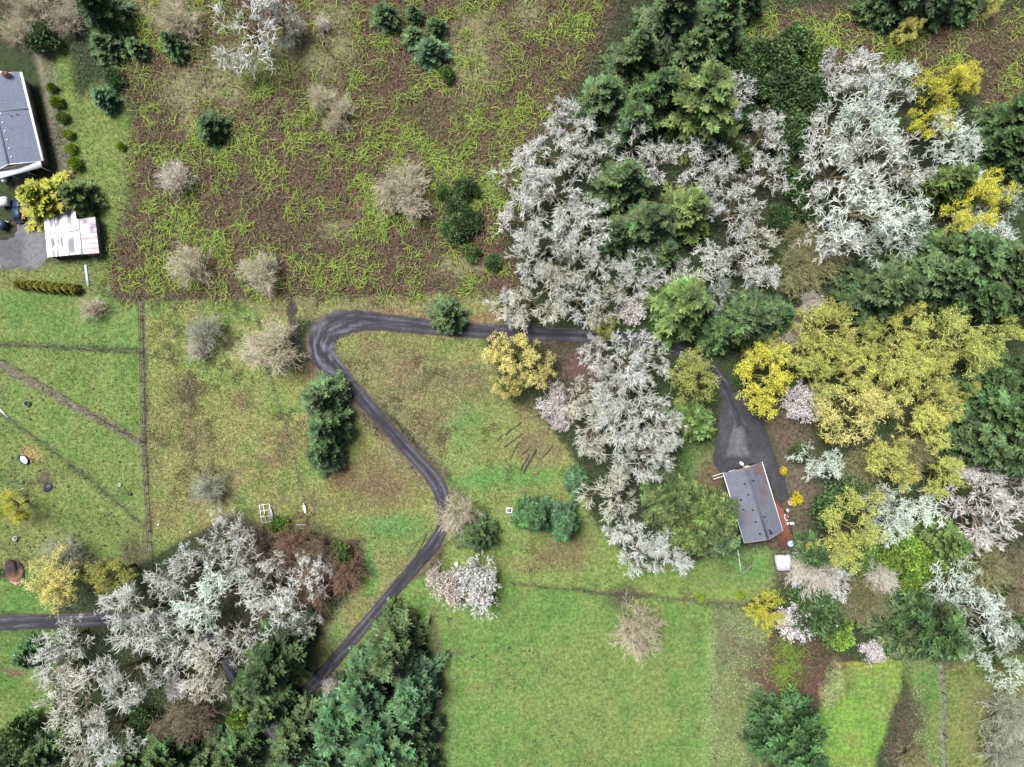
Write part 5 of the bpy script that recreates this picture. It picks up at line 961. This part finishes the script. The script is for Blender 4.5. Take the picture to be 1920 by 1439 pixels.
g.obj('frame', M_PAINT, ht_); g = Geo(); g.box((0, 0, .13), (.78, .62, .2), (.10, .10, .11)); lid = g.obj('lid', M_METAL, ht_); g = Geo(); g.box((-.1, .02, .25), (.16, .3, .06), (.45, .45, .45)); g.beam((-.1, .02, .27), (.2, -.1, .27), .1, .05, (.45, .45, .45)); g.obj('latch', M_METAL, lid)
# white garden shed and cold frame
c = at(1471, 1056, 1.9); gs = thing('garden_shed', 'small white shed with ridged roof beyond the red deck', 'shed', (c[0], c[1], 0), R(5)); w, l, e, rdg = 2.5, 2.4, 1.8, 2.3
for s_ in (-1, 1):
    g = Geo(); g.box((s_ * (w / 2 - .05), 0, e / 2 - .05), (.1, l - .2, e + .1), (.62, .60, .62)); g.obj('wall', M_SIDING, gs); g = Geo(); g.box((0, s_ * (l / 2 - .05), e / 2 - .05), (w, .1, e + .1), (.62, .60, .62)); g.obj('wall', M_SIDING, gs)
    x = s_ * (w / 2 + .12); g = Geo(); g.slab([(.35, -l / 2 - .12, rdg), (.35, l / 2 + .12, rdg), (x, l / 2 + .12, e), (x, -l / 2 - .12, e)], .07, (.55, .54, .57)); g.obj('roof_slope', M_PAINT, gs)
g = Geo(); g.beam((.35, -l / 2 - .1, rdg + .02), (.35, l / 2 + .1, rdg + .02), .16, .05, (.66, .64, .67)); g.obj('ridge_cap', M_PAINT, gs)
g = Geo(); g.box((-.45, .25, 2.12), (.14, .3, .16), (.2, .2, .2)); g.obj('roof_vent', M_METAL, gs); door_part(gs, (0, l / 2 + .02, .95), 'y', 1, (.5, .48, .5))
c = at(1494, 1096, .5); cf = thing('cold_frame', 'dark-framed glass cold frame below the white shed', 'cold frame', (c[0], c[1], 0), R(-4))
g = Geo(); g.box((0, 0, .3), (1.9, 1.7, .7), (.05, .055, .06)); g.obj('frame', M_PAINT, cf)
for x in (-.45, .45): g = Geo(); g.slab([(x - .4, -.75, .70), (x + .4, -.75, .70), (x + .4, .75, .80), (x - .4, .75, .80)], .04, (.35, .4, .45)); g.obj('pane', mat('cold_frame_glass', .15, base=(.30, .34, .38)), cf)
# things on the deck
pot('patio_table', 'round pale table at the corner of the red deck', 1479.5, 1018, [(.10, 0), (.10, .62), (.72, .66), (.74, .72), (.62, .73), (.60, .715), (.001, .715)], (.06, .07, .09), 'table', z=DZ, inner=((.58, .72), (.36, .42, .46), 'glass_top'))
pot('tub', 'white oval tub with red inside on the red deck', 1473, 970, [(.8, 0), (.95, .32), (1.0, .35), (.8, .36), (.72, .2)], (.80, .78, .78), 'tub', .38, .68, R(12), z=DZ, inner=((.74, .24), (.55, .06, .07), 'lining'))
def chair(label, px, py, rz):
    c = at(px, py, DZ); root = thing('patio_chair', label, 'chair', (c[0], c[1], DZ), rz); W_ = (.80, .80, .82)
    g = Geo(); g.box((0, 0, .42), (.5, .5, .06), W_); g.obj('seat', M_PLASTIC, root); g = Geo(); g.box((-.24, 0, .68), (.06, .5, .5), W_); g.obj('backrest', M_PLASTIC, root)
    for x in (-.21, .21):
        for y in (-.21, .21): g = Geo(); g.box((x, y, .2), (.05, .05, .4), W_); g.obj('leg', M_PLASTIC, root)
chair('white patio chair by the head of the red deck', 1475, 956.5, R(40)); chair('white patio chair beside the white oval tub', 1476, 981, R(200)); chair('white patio chair against the deck railing', 1482.5, 981, R(180))
pot('planter', 'pale pink planter at the foot of the bright yellow bush by the deck', 1480, 942, TUB, (.72, .55, .48), 'planter', .9, .9, inner=((.46, .4), (.5, .25, .15), 'soil'))
# things along the wall of the grey-roofed house
pot('bin', 'red bin against the wall of the blue-grey roofed house', 78, 274, [(.32, -.03), (.38, .8), (.40, .82), (.34, .86), (.001, .9)], (.40, .02, .04), 'bin', 1.1, .8, .3)
pot('barbecue', 'dark covered barbecue against the wall of the blue-grey roofed house', 66, 228, [(.5, -.03), (.52, .7), (.44, 1.0), (.2, 1.08), (.001, 1.1)], (.03, .035, .05), 'barbecue', .7, 1.2, R(14))
pot('water_barrel', 'white barrel against the wall of the blue-grey roofed house', 71.5, 259, [(.3, -.03), (.36, .4), (.30, .85), (.27, .88), (.001, .88)], (.74, .75, .78), 'barrel', 1., 1.3, R(14))
pot('rubble_sack', 'white sack on the yard beneath the white awning', 10, 340, [(.35, -.02), (.45, .2), (.36, .5), (.15, .62), (.001, .6)], (.7, .72, .74), 'sack', 1.2, .8, .4, z=.08)
